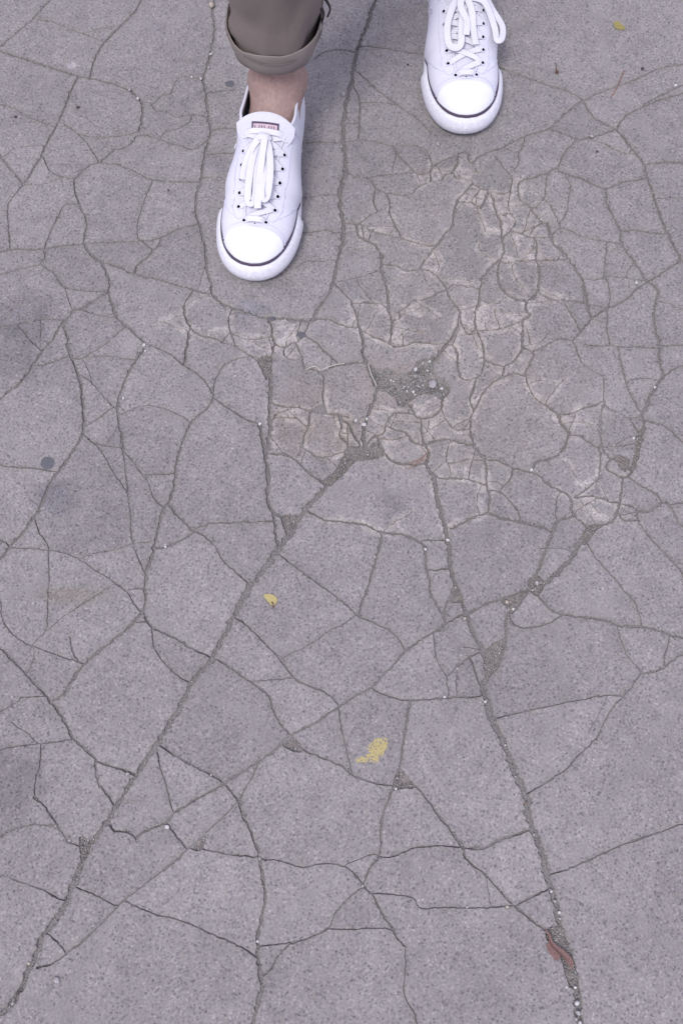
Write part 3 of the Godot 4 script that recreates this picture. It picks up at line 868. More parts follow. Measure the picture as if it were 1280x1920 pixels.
func wear_map() -> ImageTexture:
	# what the years did to the surface: pale ground edges along the cracks, old stains, dust. Neutral is 0.6.
	var pale := PackedFloat32Array()
	pale.resize(MAPW * MAPH)
	var dust := PackedFloat32Array()
	dust.resize(MAPW * MAPH)
	var px := AREA.size.x * 1000.0 / MAPW
	for l in lines:
		var path: PackedVector2Array = l[1]
		for i in range(0, path.size()):
			var p := path[i]
			var w := worn(p)
			var x0 := int((p.x - AREA.position.x * 1000.0) / px)
			var y0 := int((p.y - AREA.position.y * 1000.0) / px)
			if x0 < 12 or y0 < 12 or x0 > MAPW - 12 or y0 > MAPH - 12: continue
			if w > 0.25:
				var side := Vector2(-(path[mini(i + 1, path.size() - 1)] - path[maxi(i - 1, 0)]).y, (path[mini(i + 1, path.size() - 1)] - path[maxi(i - 1, 0)]).x).normalized()
				var lean := rough.get_noise_2d(p.x * 0.8 + 40.0, p.y * 0.8)
				var strength := clampf((w - 0.2) * 2.2, 0, 1) * clampf(1.05 + 1.2 * rough.get_noise_2d(p.x * 1.3, p.y * 1.3 + 60.0), 0.3, 1.0)
				var r := 2.0 + 2.2 * w + 3.0 * fine.get_noise_2d(p.x * 0.4, p.y * 0.4)
				var off := side * (2.6 * signf(lean) * minf(1.0, absf(lean) * 4.0))
				for dy in range(-7, 8):
					for dx in range(-7, 8):
						var d := (Vector2(dx, dy) * px - off).length()
						if d < r + 1.5:
							var k := (y0 + dy) * MAPW + x0 + dx
							pale[k] = maxf(pale[k], strength * clampf((r + 1.2 - d) / 1.2, 0, 1))
			var s := minf(1.0, 0.25 + l[0] * 0.10)
			for dy in range(-5, 6):
				for dx in range(-5, 6):
					var d := Vector2(dx, dy).length() * px
					if d < 7.0:
						var k := (y0 + dy) * MAPW + x0 + dx
						dust[k] = maxf(dust[k], s * (1.0 - d / 7.0))
	var big := FastNoiseLite.new()
	big.seed = 77
	big.frequency = 0.008
	big.fractal_octaves = 4
	var mid := FastNoiseLite.new()
	mid.seed = 78
	mid.frequency = 0.05
	mid.fractal_octaves = 4
	var a := big.get_image(MAPW, MAPH, false, false, true).get_data()
	var b := mid.get_image(MAPW, MAPH, false, false, true).get_data()
	var red := PackedFloat32Array()
	red.resize(MAPW * MAPH)
	var grn := red.duplicate()
	var blu := red.duplicate()
	for i in MAPW * MAPH:
		var t := 1.0 + (a[i] - 128) * 0.0007 + (b[i] - 128) * 0.0009
		var grit := clampf((b[i] - 70) * 0.011, 0.25, 1.25)
		t *= 1.0 + 0.42 * pale[i] * clampf(grit * 1.15, 0.65, 1.1)
		t *= 1.0 - 0.16 * dust[i]
		red[i] = t * (1.0 + 0.02 * dust[i])
		grn[i] = t * (1.0 + 0.012 * dust[i] - 0.004 * pale[i])
		blu[i] = t * (1.0 - 0.035 * dust[i] - 0.035 * pale[i])
	# the worn middle is a little dusty and warm; stains: x, z, half width, half depth (mm), colour factors, softness
	var stains := [[130, -600, 170, 120, 1.0, 0.99, 0.965, 1.0], [160, -820, 150, 110, 1.0, 0.995, 0.98, 1.0]]
	stains.append([-412, -710, 54, 34, 0.8, 0.8, 0.82, 1.2])
	stains.append([-413, -657, 53, 39, 0.79, 0.8, 0.81, 1.2])
	stains.append([-365, -133, 37, 37, 0.77, 0.77, 0.78, 1.1])
	stains.append([-310, -343, 38, 11, 0.88, 0.86, 0.8, 0.9])
	stains.append([60, -454, 19, 18, 0.8, 0.8, 0.82, 1.2])
	stains.append([-339, -463, 25, 20, 0.76, 0.77, 0.82, 1.0])
	stains.append([-129, -179, 16, 14, 0.86, 0.86, 0.87, 1.0])
	stains.append([-262, -1162, 18, 19, 0.92, 0.92, 0.95, 1.0])
	stains.append([-168, -939, 20, 12, 0.86, 0.86, 0.9, 0.9])
	stains.append([-43, -601, 32, 19, 1.0, 0.965, 0.93, 1.0])
	stains.append([-62, -552, 22, 27, 0.98, 0.94, 0.9, 1.0])
	stains.append([-12, -544, 30, 28, 0.97, 0.945, 0.9, 1.0])
	stains.append([-115, -719, 23, 12, 0.9, 0.92, 0.98, 0.9])
	stains.append([0, -928, 43, 102, 0.96, 0.96, 0.97, 1.0])
	stains.append([59, -612, 40, 29, 1.0, 0.965, 0.93, 1.0])
	stains.append([-64, -733, 41, 31, 0.95, 0.95, 0.95, 1.0])
	stains.append([-376, -1105, 7, 6, 1.45, 1.45, 1.5, 0.8])
	stains.append([298, -634, 40, 30, 1.0, 1.0, 1.0, 1.0])
	for s in stains:
		var x1 := int((s[0] - s[2] * 1.6 - AREA.position.x * 1000.0) / px)
		var x2 := int((s[0] + s[2] * 1.6 - AREA.position.x * 1000.0) / px)
		var y1 := int((s[1] - s[3] * 1.6 - AREA.position.y * 1000.0) / px)
		var y2 := int((s[1] + s[3] * 1.6 - AREA.position.y * 1000.0) / px)
		for y in range(maxi(0, y1), mini(MAPH, y2)):
			for x in range(maxi(0, x1), mini(MAPW, x2)):
				var q := Vector2((x * px + AREA.position.x * 1000.0 - s[0]) / s[2], (y * px + AREA.position.y * 1000.0 - s[1]) / s[3])
				var d := q.length() + 0.25 * (b[y * MAPW + x] - 128) / 128.0
				var k := clampf((1.0 + s[7] * 0.5 - d) / maxf(0.05, s[7]), 0, 1)
				k = k * k * (3.0 - 2.0 * k)
				if k > 0.0:
					var i := y * MAPW + x
					red[i] *= lerpf(1.0, s[4], k)
					grn[i] *= lerpf(1.0, s[5], k)
					blu[i] *= lerpf(1.0, s[6], k)
	var out := PackedByteArray()
	out.resize(MAPW * MAPH * 3)
	for i in MAPW * MAPH:
		out[i * 3] = clampi(int(255.0 * pow(red[i] * 0.6, 0.4545)), 0, 255)
		out[i * 3 + 1] = clampi(int(255.0 * pow(grn[i] * 0.6, 0.4545)), 0, 255)
		out[i * 3 + 2] = clampi(int(255.0 * pow(blu[i] * 0.6, 0.4545)), 0, 255)
	return ImageTexture.create_from_image(Image.create_from_data(MAPW, MAPH, false, Image.FORMAT_RGB8, out))


func materials():
	var grain := asphalt_grain()
	var m := StandardMaterial3D.new()
	m.resource_name = "asphalt"
	m.albedo_color = Color(1, 0.973, 0.974)
	m.albedo_texture = grain[0]
	m.heightmap_enabled = true
	m.heightmap_texture = grain[1]
	m.heightmap_scale = 0.05
	m.roughness = 0.93
	m.metallic_specular = 0.3
	m.detail_enabled = true
	m.detail_blend_mode = BaseMaterial3D.BLEND_MODE_MUL
	m.detail_uv_layer = BaseMaterial3D.DETAIL_UV_2
	m.detail_albedo = wear_map()
	mats.asphalt = []
	for k in 5:
		# pieces differ a little in tone
		var one: StandardMaterial3D = m.duplicate()
		one.albedo_color = Color(1, 0.973, 0.974) * [1.0, 0.975, 1.0, 0.955, 0.985][k]
		one.albedo_color.a = 1.0
		mats.asphalt.append(one)
	var far := StandardMaterial3D.new()
	far.resource_name = "asphalt_beyond"
	far.heightmap_enabled = true
	far.heightmap_texture = grain[1]
	far.heightmap_scale = 0.05
	far.metallic_specular = 0.3
	far.albedo_color = Color(0.77, 0.75, 0.75)
	far.albedo_texture = grain[0]
	far.roughness = 0.93
	mats.beyond = far
	mats.soil = grainy(Color(1, 1, 1), 1.0, 0.40, 0.09, 0.25, 0.06)
	mats.soil.vertex_color_use_as_albedo = true
	mats.earth = grainy(Color(0.20, 0.18, 0.17), 1.0, 0.5, 0.09)
	mats.loose = grainy(Color(1, 1, 1), 0.95, 0.35, 0.05, 0.05, 0.02)
	mats.loose.vertex_color_use_as_albedo = true
	mats.canvas = weave(Color(0.765, 0.765, 0.86), 0.016, 0.018)
	mats.tongue = weave(Color(0.74, 0.74, 0.85), 0.016, 0.018)
	mats.lace = weave(Color(0.80, 0.80, 0.87), 0.012, 0.02)
	mats.rubber = grainy(Color(0.74, 0.74, 0.80), 0.55, 0.16, 0.05, 0.0, 0.06)
	mats.cap = grainy(Color(0.675, 0.69, 0.735), 0.5, 0.05, 0.01, 0.0, 0.08)
	mats.sole = plain(Color(0.42, 0.40, 0.40), 0.9)
	mats.seam = plain(Color(0.56, 0.56, 0.68), 0.9)
	mats.stripe = plain(Color(0.045, 0.028, 0.055), 0.6)
	mats.hole = plain(Color(0.15, 0.14, 0.21), 0.8)
	mats.ring = plain(Color(0.55, 0.55, 0.66), 0.5)
	mats.twill = weave(Color(0.225, 0.187, 0.170), 0.011, 0.02, true)
	mats.cuff = weave(Color(0.285, 0.246, 0.226), 0.011, 0.02, true)
	mats.dark_thread = plain(Color(0.15, 0.125, 0.115), 0.9)
	mats.dark = plain(Color(0.025, 0.02, 0.022), 0.9)
	mats.skin = grainy(Color(0.345, 0.235, 0.205), 0.6, 0.2, 0.03, 0.02, 0.05)
	mats.skin.subsurf_scatter_enabled = true
	mats.skin.subsurf_scatter_strength = 0.15
	mats.badge = plain(Color(0.50, 0.38, 0.44), 0.9)


# -------------------------------------------------------------------- the pavement

func pavement():
	var ground := MeshInstance3D.new()
	ground.name = "ground"
	var pm := PlaneMesh.new()
	pm.size = Vector2(120, 120)
	ground.mesh = pm
	ground.material_override = mats.earth
	ground.position = Vector3(0, -0.035, 0)
	add_child(ground)
	tag(ground, "packed soil and stone under the asphalt, reaching to the horizon", "", "", "structure")

	# dusty bed that fills the cracks
	var b := Builder.new()
	var rows := []
	var step := 0.007
	var deeper := {}
	for l in lines:
		if l[0] < 2.2: continue
		for q in l[1]:
			var key := Vector2i(floori(q.x / 7.0), floori(q.y / 7.0))
			for dx in range(-1, 3):
				for dy in range(-1, 3):
					var k2 := key + Vector2i(dx, dy)
					deeper[k2] = maxf(deeper.get(k2, 0.0), clampf((l[0] - 2.2) / 3.0, 0.2, 1.0))
	for j in int(AREA.size.y / step) + 1:
		var row := []
		for i in int(AREA.size.x / step) + 1:
			var p := Vector2(AREA.position.x + i * step, AREA.position.y + j * step)
			var wn := worn(p * 1000.0)
			var hole := 0.0
			var deep := 0.0
			for o in openings:
				if Geometry2D.is_point_in_polygon(p * 1000.0, o):
					hole = 1.0
					if o == openings[0]: deep = 0.0008
			var patch := clampf(0.5 + 1.4 * rough.get_noise_2d(p.x * 1500.0, p.y * 1500.0), 0, 1)
			b.tint.append(Color(0.285, 0.268, 0.266).lerp(Color(0.34, 0.325, 0.315), wn * patch * 0.6).lerp(Color(0.34, 0.30, 0.275), hole * 0.8))
			var cell := Vector2i(roundi(p.x * 1000.0 / 7.0), roundi(p.y * 1000.0 / 7.0))
			var y := -0.0019 - 0.0020 * maxf(deeper.get(cell, 0.0), hole) - 0.0008 * wn - 0.0008 * hole - deep + 0.0011 * fine.get_noise_2d(p.x * 600.0, p.y * 600.0) + 0.0008 * rough.get_noise_2d(p.x * 900.0, p.y * 900.0)
			row.append(Vector3(p.x, y, p.y))
		rows.append(row)
	b.sheet(rows)
	var bed := MeshInstance3D.new()
	bed.name = "crack_soil"
	bed.mesh = b.done()
	bed.material_override = mats.soil
	add_child(bed)
	tag(bed, "grey brown soil and dust lying in the cracks of the asphalt", "", "", "structure")

	pave = Node3D.new()
	pave.name = "pavement"
	add_child(pave)
	tag(pave, "old grey asphalt pavement broken into pieces by a net of cracks", "", "", "structure")

	# the sheet, cut along every crack
	var x0 := AREA.position.x * 1000.0
	var y0 := AREA.position.y * 1000.0
	var x1 := AREA.end.x * 1000.0
	var y1 := AREA.end.y * 1000.0
	var whole := PackedVector2Array([Vector2(x0, y0), Vector2(x1, y0), Vector2(x1, y1), Vector2(x0, y1)])
	if Geometry2D.is_polygon_clockwise(whole): whole.reverse()
	var pieces := [[whole, box(whole)]]
	var order := range(ribbons.size())
	order.sort_custom(func(p, q): return box(ribbons[p]).get_area() > box(ribbons[q]).get_area())
	var todo := order
	for round_ in 6:
		var later := []
		for r in todo:
			if not cut(pieces, ribbons[r], false): later.append(r)
		todo = later
	for r in todo:
		# a crack that meets no other: a hairline joins it to the nearest edge
		var p: Vector2 = ribbons[r][0]
		var best := 1e9
		var to := p
		for q in pieces:
			if not q[1].grow(2).has_point(p): continue
			for k in q[0]:
				if k.distance_to(p) < best:
					best = k.distance_to(p)
					to = k
		var side := (to - p).orthogonal().normalized() * 0.35
		var far := to + (to - p).normalized() * 1.5
		var joint := PackedVector2Array([p - side, far - side, far + side, p + side])
		if Geometry2D.is_polygon_clockwise(joint): joint.reverse()
		cut(pieces, joint, true)
		cut(pieces, ribbons[r], true)

	pieces = pieces.filter(func(p): return area(p[0]) > 7.0)
	var shown := func(p): 
		var c: Vector2 = p[1].get_center()
		var half := 345.0 + (107.0 - c.y) * (141.0 / 1327.0)
		return area(p[0]) * (1.0 if absf(c.x) < half + 30.0 and c.y < 140.0 and c.y > -1260.0 else 0.0001)
	pieces.sort_custom(func(p, q): return shown.call(p) > shown.call(q))
	print("pieces ", pieces.size(), " joined by a hairline ", todo.size(), " area ", pieces.map(func(p): return area(p[0])).slice(0, 8))
	var rest := Builder.new()
	var rng := RandomNumberGenerator.new()
	rng.seed = 4
	for i in pieces.size():
		if i < 296:
			var one := Builder.new()
			slab(one, pieces[i][0], rng)
			part("asphalt_piece", one.done(false), mats.asphalt[(i * 7 + i / 3) % 5 if i > 1 else 0], pave)
		else:
			slab(rest, pieces[i][0], rng)
	if rest.v.size():
		tag(part("asphalt_crumbs", rest.done(false), mats.asphalt[1], pave), "", "", "", "stuff")

	# sound asphalt all round the cracked stretch
	var o := Builder.new()
	var xs := [-60.0, AREA.position.x, AREA.end.x, 60.0]
	var zs := [-60.0, AREA.position.y, AREA.end.y, 60.0]
	for i in 3:
		for j in 3:
			if i == 1 and j == 1: continue
			var k := o.v.size()
			for q in [[0, 0], [1, 0], [0, 1], [1, 1]]:
				var p := Vector3(xs[i + q[0]], 0, zs[j + q[1]])
				o.add(p, Vector3.UP, Vector2(p.x, p.z) / 0.45)
			o.tri(k, k + 1, k + 2)
			o.tri(k + 1, k + 3, k + 2)
	part("outer_asphalt", o.done(false), mats.beyond, pave)
	grit()


func box(p: PackedVector2Array) -> Rect2:
	var r := Rect2(p[0], Vector2.ZERO)
	for q in p: r = r.expand(q)
	return r


func area(p: PackedVector2Array) -> float:
	var s := 0.0
	for i in p.size():
		s += p[i].cross(p[(i + 1) % p.size()])
	return absf(s) * 0.5


func cut(pieces: Array, by: PackedVector2Array, force: bool) -> bool:
	var bb := box(by)
	var i := 0
	var fresh := []
	var gone := []
	while i < pieces.size():
		if pieces[i][1].intersects(bb):
			var got := Geometry2D.clip_polygons(pieces[i][0], by)
			var kept := []
			var hole := false
			for g in got:
				if Geometry2D.is_polygon_clockwise(g): hole = hole or area(g) > 0.4
				elif area(g) > 2.0: kept.append([g, box(g)])
			if hole and not force: return false
			fresh.append_array(kept)
			gone.append(i)
		i += 1
	gone.reverse()
	for k in gone: pieces.remove_at(k)
	pieces.append_array(fresh)
	return true


func slab(b: Builder, outline: PackedVector2Array, rng: RandomNumberGenerator):
	# one piece of asphalt: top, worn edge and sides, in metres
	var p := PackedVector2Array()
	for i in outline.size():
		if p.size() == 0 or p[-1].distance_to(outline[i]) > 0.55: p.append(outline[i])
	while p.size() > 3 and p[0].distance_to(p[-1]) < 0.55: p.remove_at(p.size() - 1)
	if p.size() < 3: return
	var c := Vector2.ZERO
	for q in p: c += q
	c /= p.size()
	var size := sqrt(area(p))
	var w := worn(c)
	var n := p.size()
	var round_in := PackedVector2Array()
	for i in n:
		var e1 := (p[i] - p[(i - 1 + n) % n]).normalized()
		var e2 := (p[(i + 1) % n] - p[i]).normalized()
		var m := (Vector2(-e1.y, e1.x) + Vector2(-e2.y, e2.x))
		m = m.normalized() if m.length() > 0.2 else Vector2.ZERO
		var soft := (0.55 + 1.9 * worn(p[i]) + 0.5 * fine.get_noise_2d(p[i].x, p[i].y)) * minf(1.0, size / 14.0)
		round_in.append(p[i] + m * maxf(0.25, soft))
	if Geometry2D.is_polygon_clockwise(p):
		for i in n: round_in[i] = p[i] * 2.0 - round_in[i]
	var tris := Geometry2D.triangulate_polygon(round_in)
	if tris.is_empty():
		round_in = p.duplicate()
		tris = Geometry2D.triangulate_polygon(p)
		if tris.is_empty(): return
	var lift := rng.randfn(0.0, 0.28 + 0.5 * w) - 0.3 * w
	var slope := Vector2(rng.randfn(0, 1), rng.randfn(0, 1)) * (0.25 + 0.5 * w) / maxf(size, 12.0)
	slope = slope.limit_length(0.02)
	if size > 400.0: 
		lift = 0.0
		slope = Vector2.ZERO
	var turn := Transform2D(rng.randf() * TAU, Vector2(rng.randf(), rng.randf()))
	var up := Vector3(-slope.x, 1, -slope.y).normalized()
	var first := b.v.size()
	for ring in 3:
		for i in n:
			var q: Vector2 = round_in[i] if ring == 0 else p[i]
			var y := lift + slope.dot(q - c)
			var e := p[(i + 1) % n] - p[(i - 1 + n) % n]
			var out := Vector3(e.y, 0, -e.x).normalized()
			if Geometry2D.is_polygon_clockwise(p): out = -out
			var nor := up
			if ring == 1:
				y -= (0.5 + 0.7 * w) * minf(1.0, size / 14.0)
				nor = (up + out).normalized()
			elif ring == 2:
				y = -14.0
				nor = out
			b.add(Vector3(q.x, y, q.y) * 0.001, nor, turn * (q / 450.0), Vector2((q.x * 0.001 - AREA.position.x) / AREA.size.x, (q.y * 0.001 - AREA.position.y) / AREA.size.y))
	for i in range(0, tris.size(), 3):
		var a := round_in[tris[i]]
		if (round_in[tris[i + 1]] - a).cross(round_in[tris[i + 2]] - a) > 0.0:
			b.tri(first + tris[i], first + tris[i + 1], first + tris[i + 2])
		else:
			b.tri(first + tris[i], first + tris[i + 2], first + tris[i + 1])
	var cw := Geometry2D.is_polygon_clockwise(p)
	for ring in 2:
		for i in n:
			var j := (i + 1) % n
			var a1 := first + ring * n + i
			var a2 := first + ring * n + j
			var b1 := a1 + n
			var b2 := a2 + n
			if cw:
				b.tri(a1, a2, b1); b.tri(a2, b2, b1)
			else:
				b.tri(a1, b1, a2); b.tri(a2, b1, b2)


func stone_mesh(seed_: int, flat := 0.7) -> ArrayMesh:
	# an angular chip of stone, about 1 across
	var rng := RandomNumberGenerator.new()
	rng.seed = seed_
	var pts := []
	var g := (1.0 + sqrt(5.0)) / 2.0
	for q in [[-1, g, 0], [1, g, 0], [-1, -g, 0], [1, -g, 0], [0, -1, g], [0, 1, g], [0, -1, -g], [0, 1, -g], [g, 0, -1], [g, 0, 1], [-g, 0, -1], [-g, 0, 1]]:
		var v := Vector3(q[0], q[1], q[2]).normalized() * 0.5 * rng.randf_range(0.72, 1.12)
		pts.append(v * Vector3(1.0, flat, rng.randf_range(0.7, 0.95)))
	var faces := [[0, 11, 5], [0, 5, 1], [0, 1, 7], [0, 7, 10], [0, 10, 11], [1, 5, 9], [5, 11, 4], [11, 10, 2], [10, 7, 6], [7, 1, 8], [3, 9, 4], [3, 4, 2], [3, 2, 6], [3, 6, 8], [3, 8, 9], [4, 9, 5], [2, 4, 11], [6, 2, 10], [8, 6, 7], [9, 8, 1]]
	var st := SurfaceTool.new()
	st.begin(Mesh.PRIMITIVE_TRIANGLES)
	st.set_smooth_group(-1)
	for f in faces:
		for k in [0, 2, 1]: st.add_vertex(pts[f[k]])
	st.generate_normals()
	return st.commit()


func grit():
	# loose grains in the cracks and the crumbled places: too many to count
	var rng := RandomNumberGenerator.new()
	rng.seed = 99
	var spots := []
	for l in lines:
		var w: float = l[0]
		var path: PackedVector2Array = l[1]
		for i in range(1, path.size()):
			var wn := worn(path[i])
			var many := w * 0.26 + 0.5 * wn
			many *= clampf(0.7 + 1.8 * fine.get_noise_2d(path[i].x * 0.25, path[i].y * 0.25), 0.0, 2.0)
			while many > rng.randf():
				many -= 1.0
				var t := (path[i] - path[i - 1]).normalized().orthogonal()
				var q: Vector2 = path[i - 1].lerp(path[i], rng.randf()) + t * rng.randfn(0, w * 0.28 + 1.6 * wn)
				var s := rng.randf_range(0.5, 1.3) * (1.0 + 0.07 * w)
				if rng.randf() < 0.08: s *= 1.9
				spots.append([q, s, -2.2 + rng.randf() * 1.4 if absf((q - path[i]).dot(t)) < w * 0.5 else 0.2])
	for o in openings:
		var bb := box(o)
		for k in int(bb.get_area() * 0.28):
			var q := bb.position + Vector2(rng.randf() * bb.size.x, rng.randf() * bb.size.y)
			if Geometry2D.is_point_in_polygon(q, o):
				spots.append([q, rng.randf_range(0.6, 2.6) * (1.6 if o == openings[0] else 1.0), -3.4 + rng.randf() * 1.4 - (2.2 if o == openings[0] else 0.0)])
	for k in 1500:
		var q := Vector2(rng.randf_range(-480, 480), rng.randf_range(-1220, 110))
		if rng.randf() < 0.12 + worn(q): spots.append([q, rng.randf_range(0.4, 1.0), 0.15])
	var mm := MultiMesh.new()
	mm.transform_format = MultiMesh.TRANSFORM_3D
	mm.use_colors = true
	mm.mesh = stone_mesh(1)
	mm.instance_count = spots.size()
	for i in spots.size():
		var s: float = spots[i][1] * 0.001
		var bas := Basis.from_euler(Vector3(rng.randf(), rng.randf(), rng.randf()) * TAU).scaled(Vector3.ONE * s)
		mm.set_instance_transform(i, Transform3D(bas, Vector3(spots[i][0].x * 0.001, spots[i][2] * 0.001, spots[i][0].y * 0.001)))
		var tone := rng.randf_range(0.22, 0.38)
		var u := rng.randf()
		if u < 0.06: tone = rng.randf_range(0.5, 0.8)
		elif u < 0.17: tone = 0.15
		var warm := rng.randf() * 0.07
		mm.set_instance_color(i, Color(tone * (1.0 + warm * 0.6), tone, tone * (1.0 - warm)))
	var o := MultiMeshInstance3D.new()
	o.name = "loose_grit"
	o.multimesh = mm
	o.material_override = mats.loose
	add_child(o)
	tag(o, "fine grey grit and sand lying in the cracks and over the worn asphalt", "grit", "", "stuff")
	print("grit ", spots.size())


# -------------------------------------------------------------------- the person

# sole outline: half width by distance from the toe tip
const SOLE := [[0.0, 0.0], [0.0015, 0.011], [0.004, 0.0180], [0.010, 0.0278], [0.020, 0.0366], [0.035, 0.0445], [0.055, 0.0499], [0.078, 0.0523], [0.10, 0.0512], [0.125, 0.0478], [0.15, 0.0432], [0.18, 0.0393], [0.21, 0.0372], [0.24, 0.0362], [0.262, 0.0325], [0.275, 0.0250], [0.282, 0.0150], [0.285, 0.0]]
# upper: height over the middle line, by distance from the toe tip
const RIDGE := [[0.006, 0.0300], [0.012, 0.0385], [0.022, 0.0470], [0.038, 0.0540], [0.058, 0.0590], [0.078, 0.0640], [0.10, 0.0710], [0.12, 0.0780], [0.14, 0.0860], [0.16, 0.0945], [0.18, 0.1030], [0.20, 0.11]]
const COLLAR := [[0.15, 0.094], [0.165, 0.099], [0.18, 0.099], [0.20, 0.096], [0.225, 0.092], [0.25, 0.087], [0.268, 0.086], [0.282, 0.088]]


func half_sole(d: float) -> float:
	return maxf(0.0, table(SOLE, d))


func half_upper(d: float) -> float:
	# the upper stands a little inside the edge of the sole
	var s := clampf((d - 0.006) / 0.2735, 0.0, 1.0)
	return maxf(0.0, half_sole(s * 0.285) - (0.0045 - 0.0055 * smoothstep(0.095, 0.125, d)) * clampf(half_sole(s * 0.285) / 0.03, 0.0, 1.0))


func gap(d: float) -> float:
	# half the width of the lacing gap
	return lerpf(0.0145, 0.0215, clampf((d - 0.06) / 0.10, 0, 1)) * smoothstep(0.052, 0.062, d)


func over(d: float, s: float, out := 0.0) -> Vector3:
	# a point of the closed upper: s runs from the left edge (-1) over the ridge (0) to the right edge (1)
	var w := half_upper(d)
	var base := 0.027
	var top := table(RIDGE, d)
	var a := s * PI * 0.5
	var y := base + (top - base) * pow(maxf(0.0, cos(a)), 0.72)
	var x := (w + out) * signf(s) * pow(absf(sin(a)), 0.92)
	return Vector3(x, y + out * cos(a), -d + out * 0.6 * (1.0 if d < 0.03 else 0.0))


func upper_half(d: float, side: float, v: float) -> Vector3:
	# v = 0 at the sole, 1 at the edge of the lacing gap or of the collar
	var w := half_upper(d)
	var g := gap(d)
	var lim := 0.0
	if g > 0.0 and w > 0.0: lim = asin(pow(clampf(g / w, 0, 1), 1.0 / 0.92)) * 2.0 / PI
	var a := over(minf(d, 0.2), side * (1.0 - v * (1.0 - lim)))
	a.z = -d
	var hc := table(COLLAR, d)
	var lean := 0.0045 * v
	var b := Vector3(side * (w + 0.003 * sin(v * PI) * clampf(w / 0.02, 0, 1) - lean * clampf(w / 0.02, 0, 1)), lerpf(0.027, hc, v), -d)
	var q := a.lerp(b, smoothstep(0.145, 0.19, d))
	# soft creases of the cloth, strongest where the foot bends
	var soft := sin(clampf(v, 0, 1) * PI) * (0.35 + 0.65 * exp(-pow((d - 0.085) / 0.03, 2.0)))
	q += Vector3(side, 0.8, 0).normalized() * soft * (0.0022 * rough.get_noise_3d(d * 900.0, v * 18.0, side * 40.0 + 7.0) + 0.0028 * sin(d * 330.0 + v * 3.0) * exp(-pow((d - 0.09) / 0.022, 2.0)) * v)
	return q


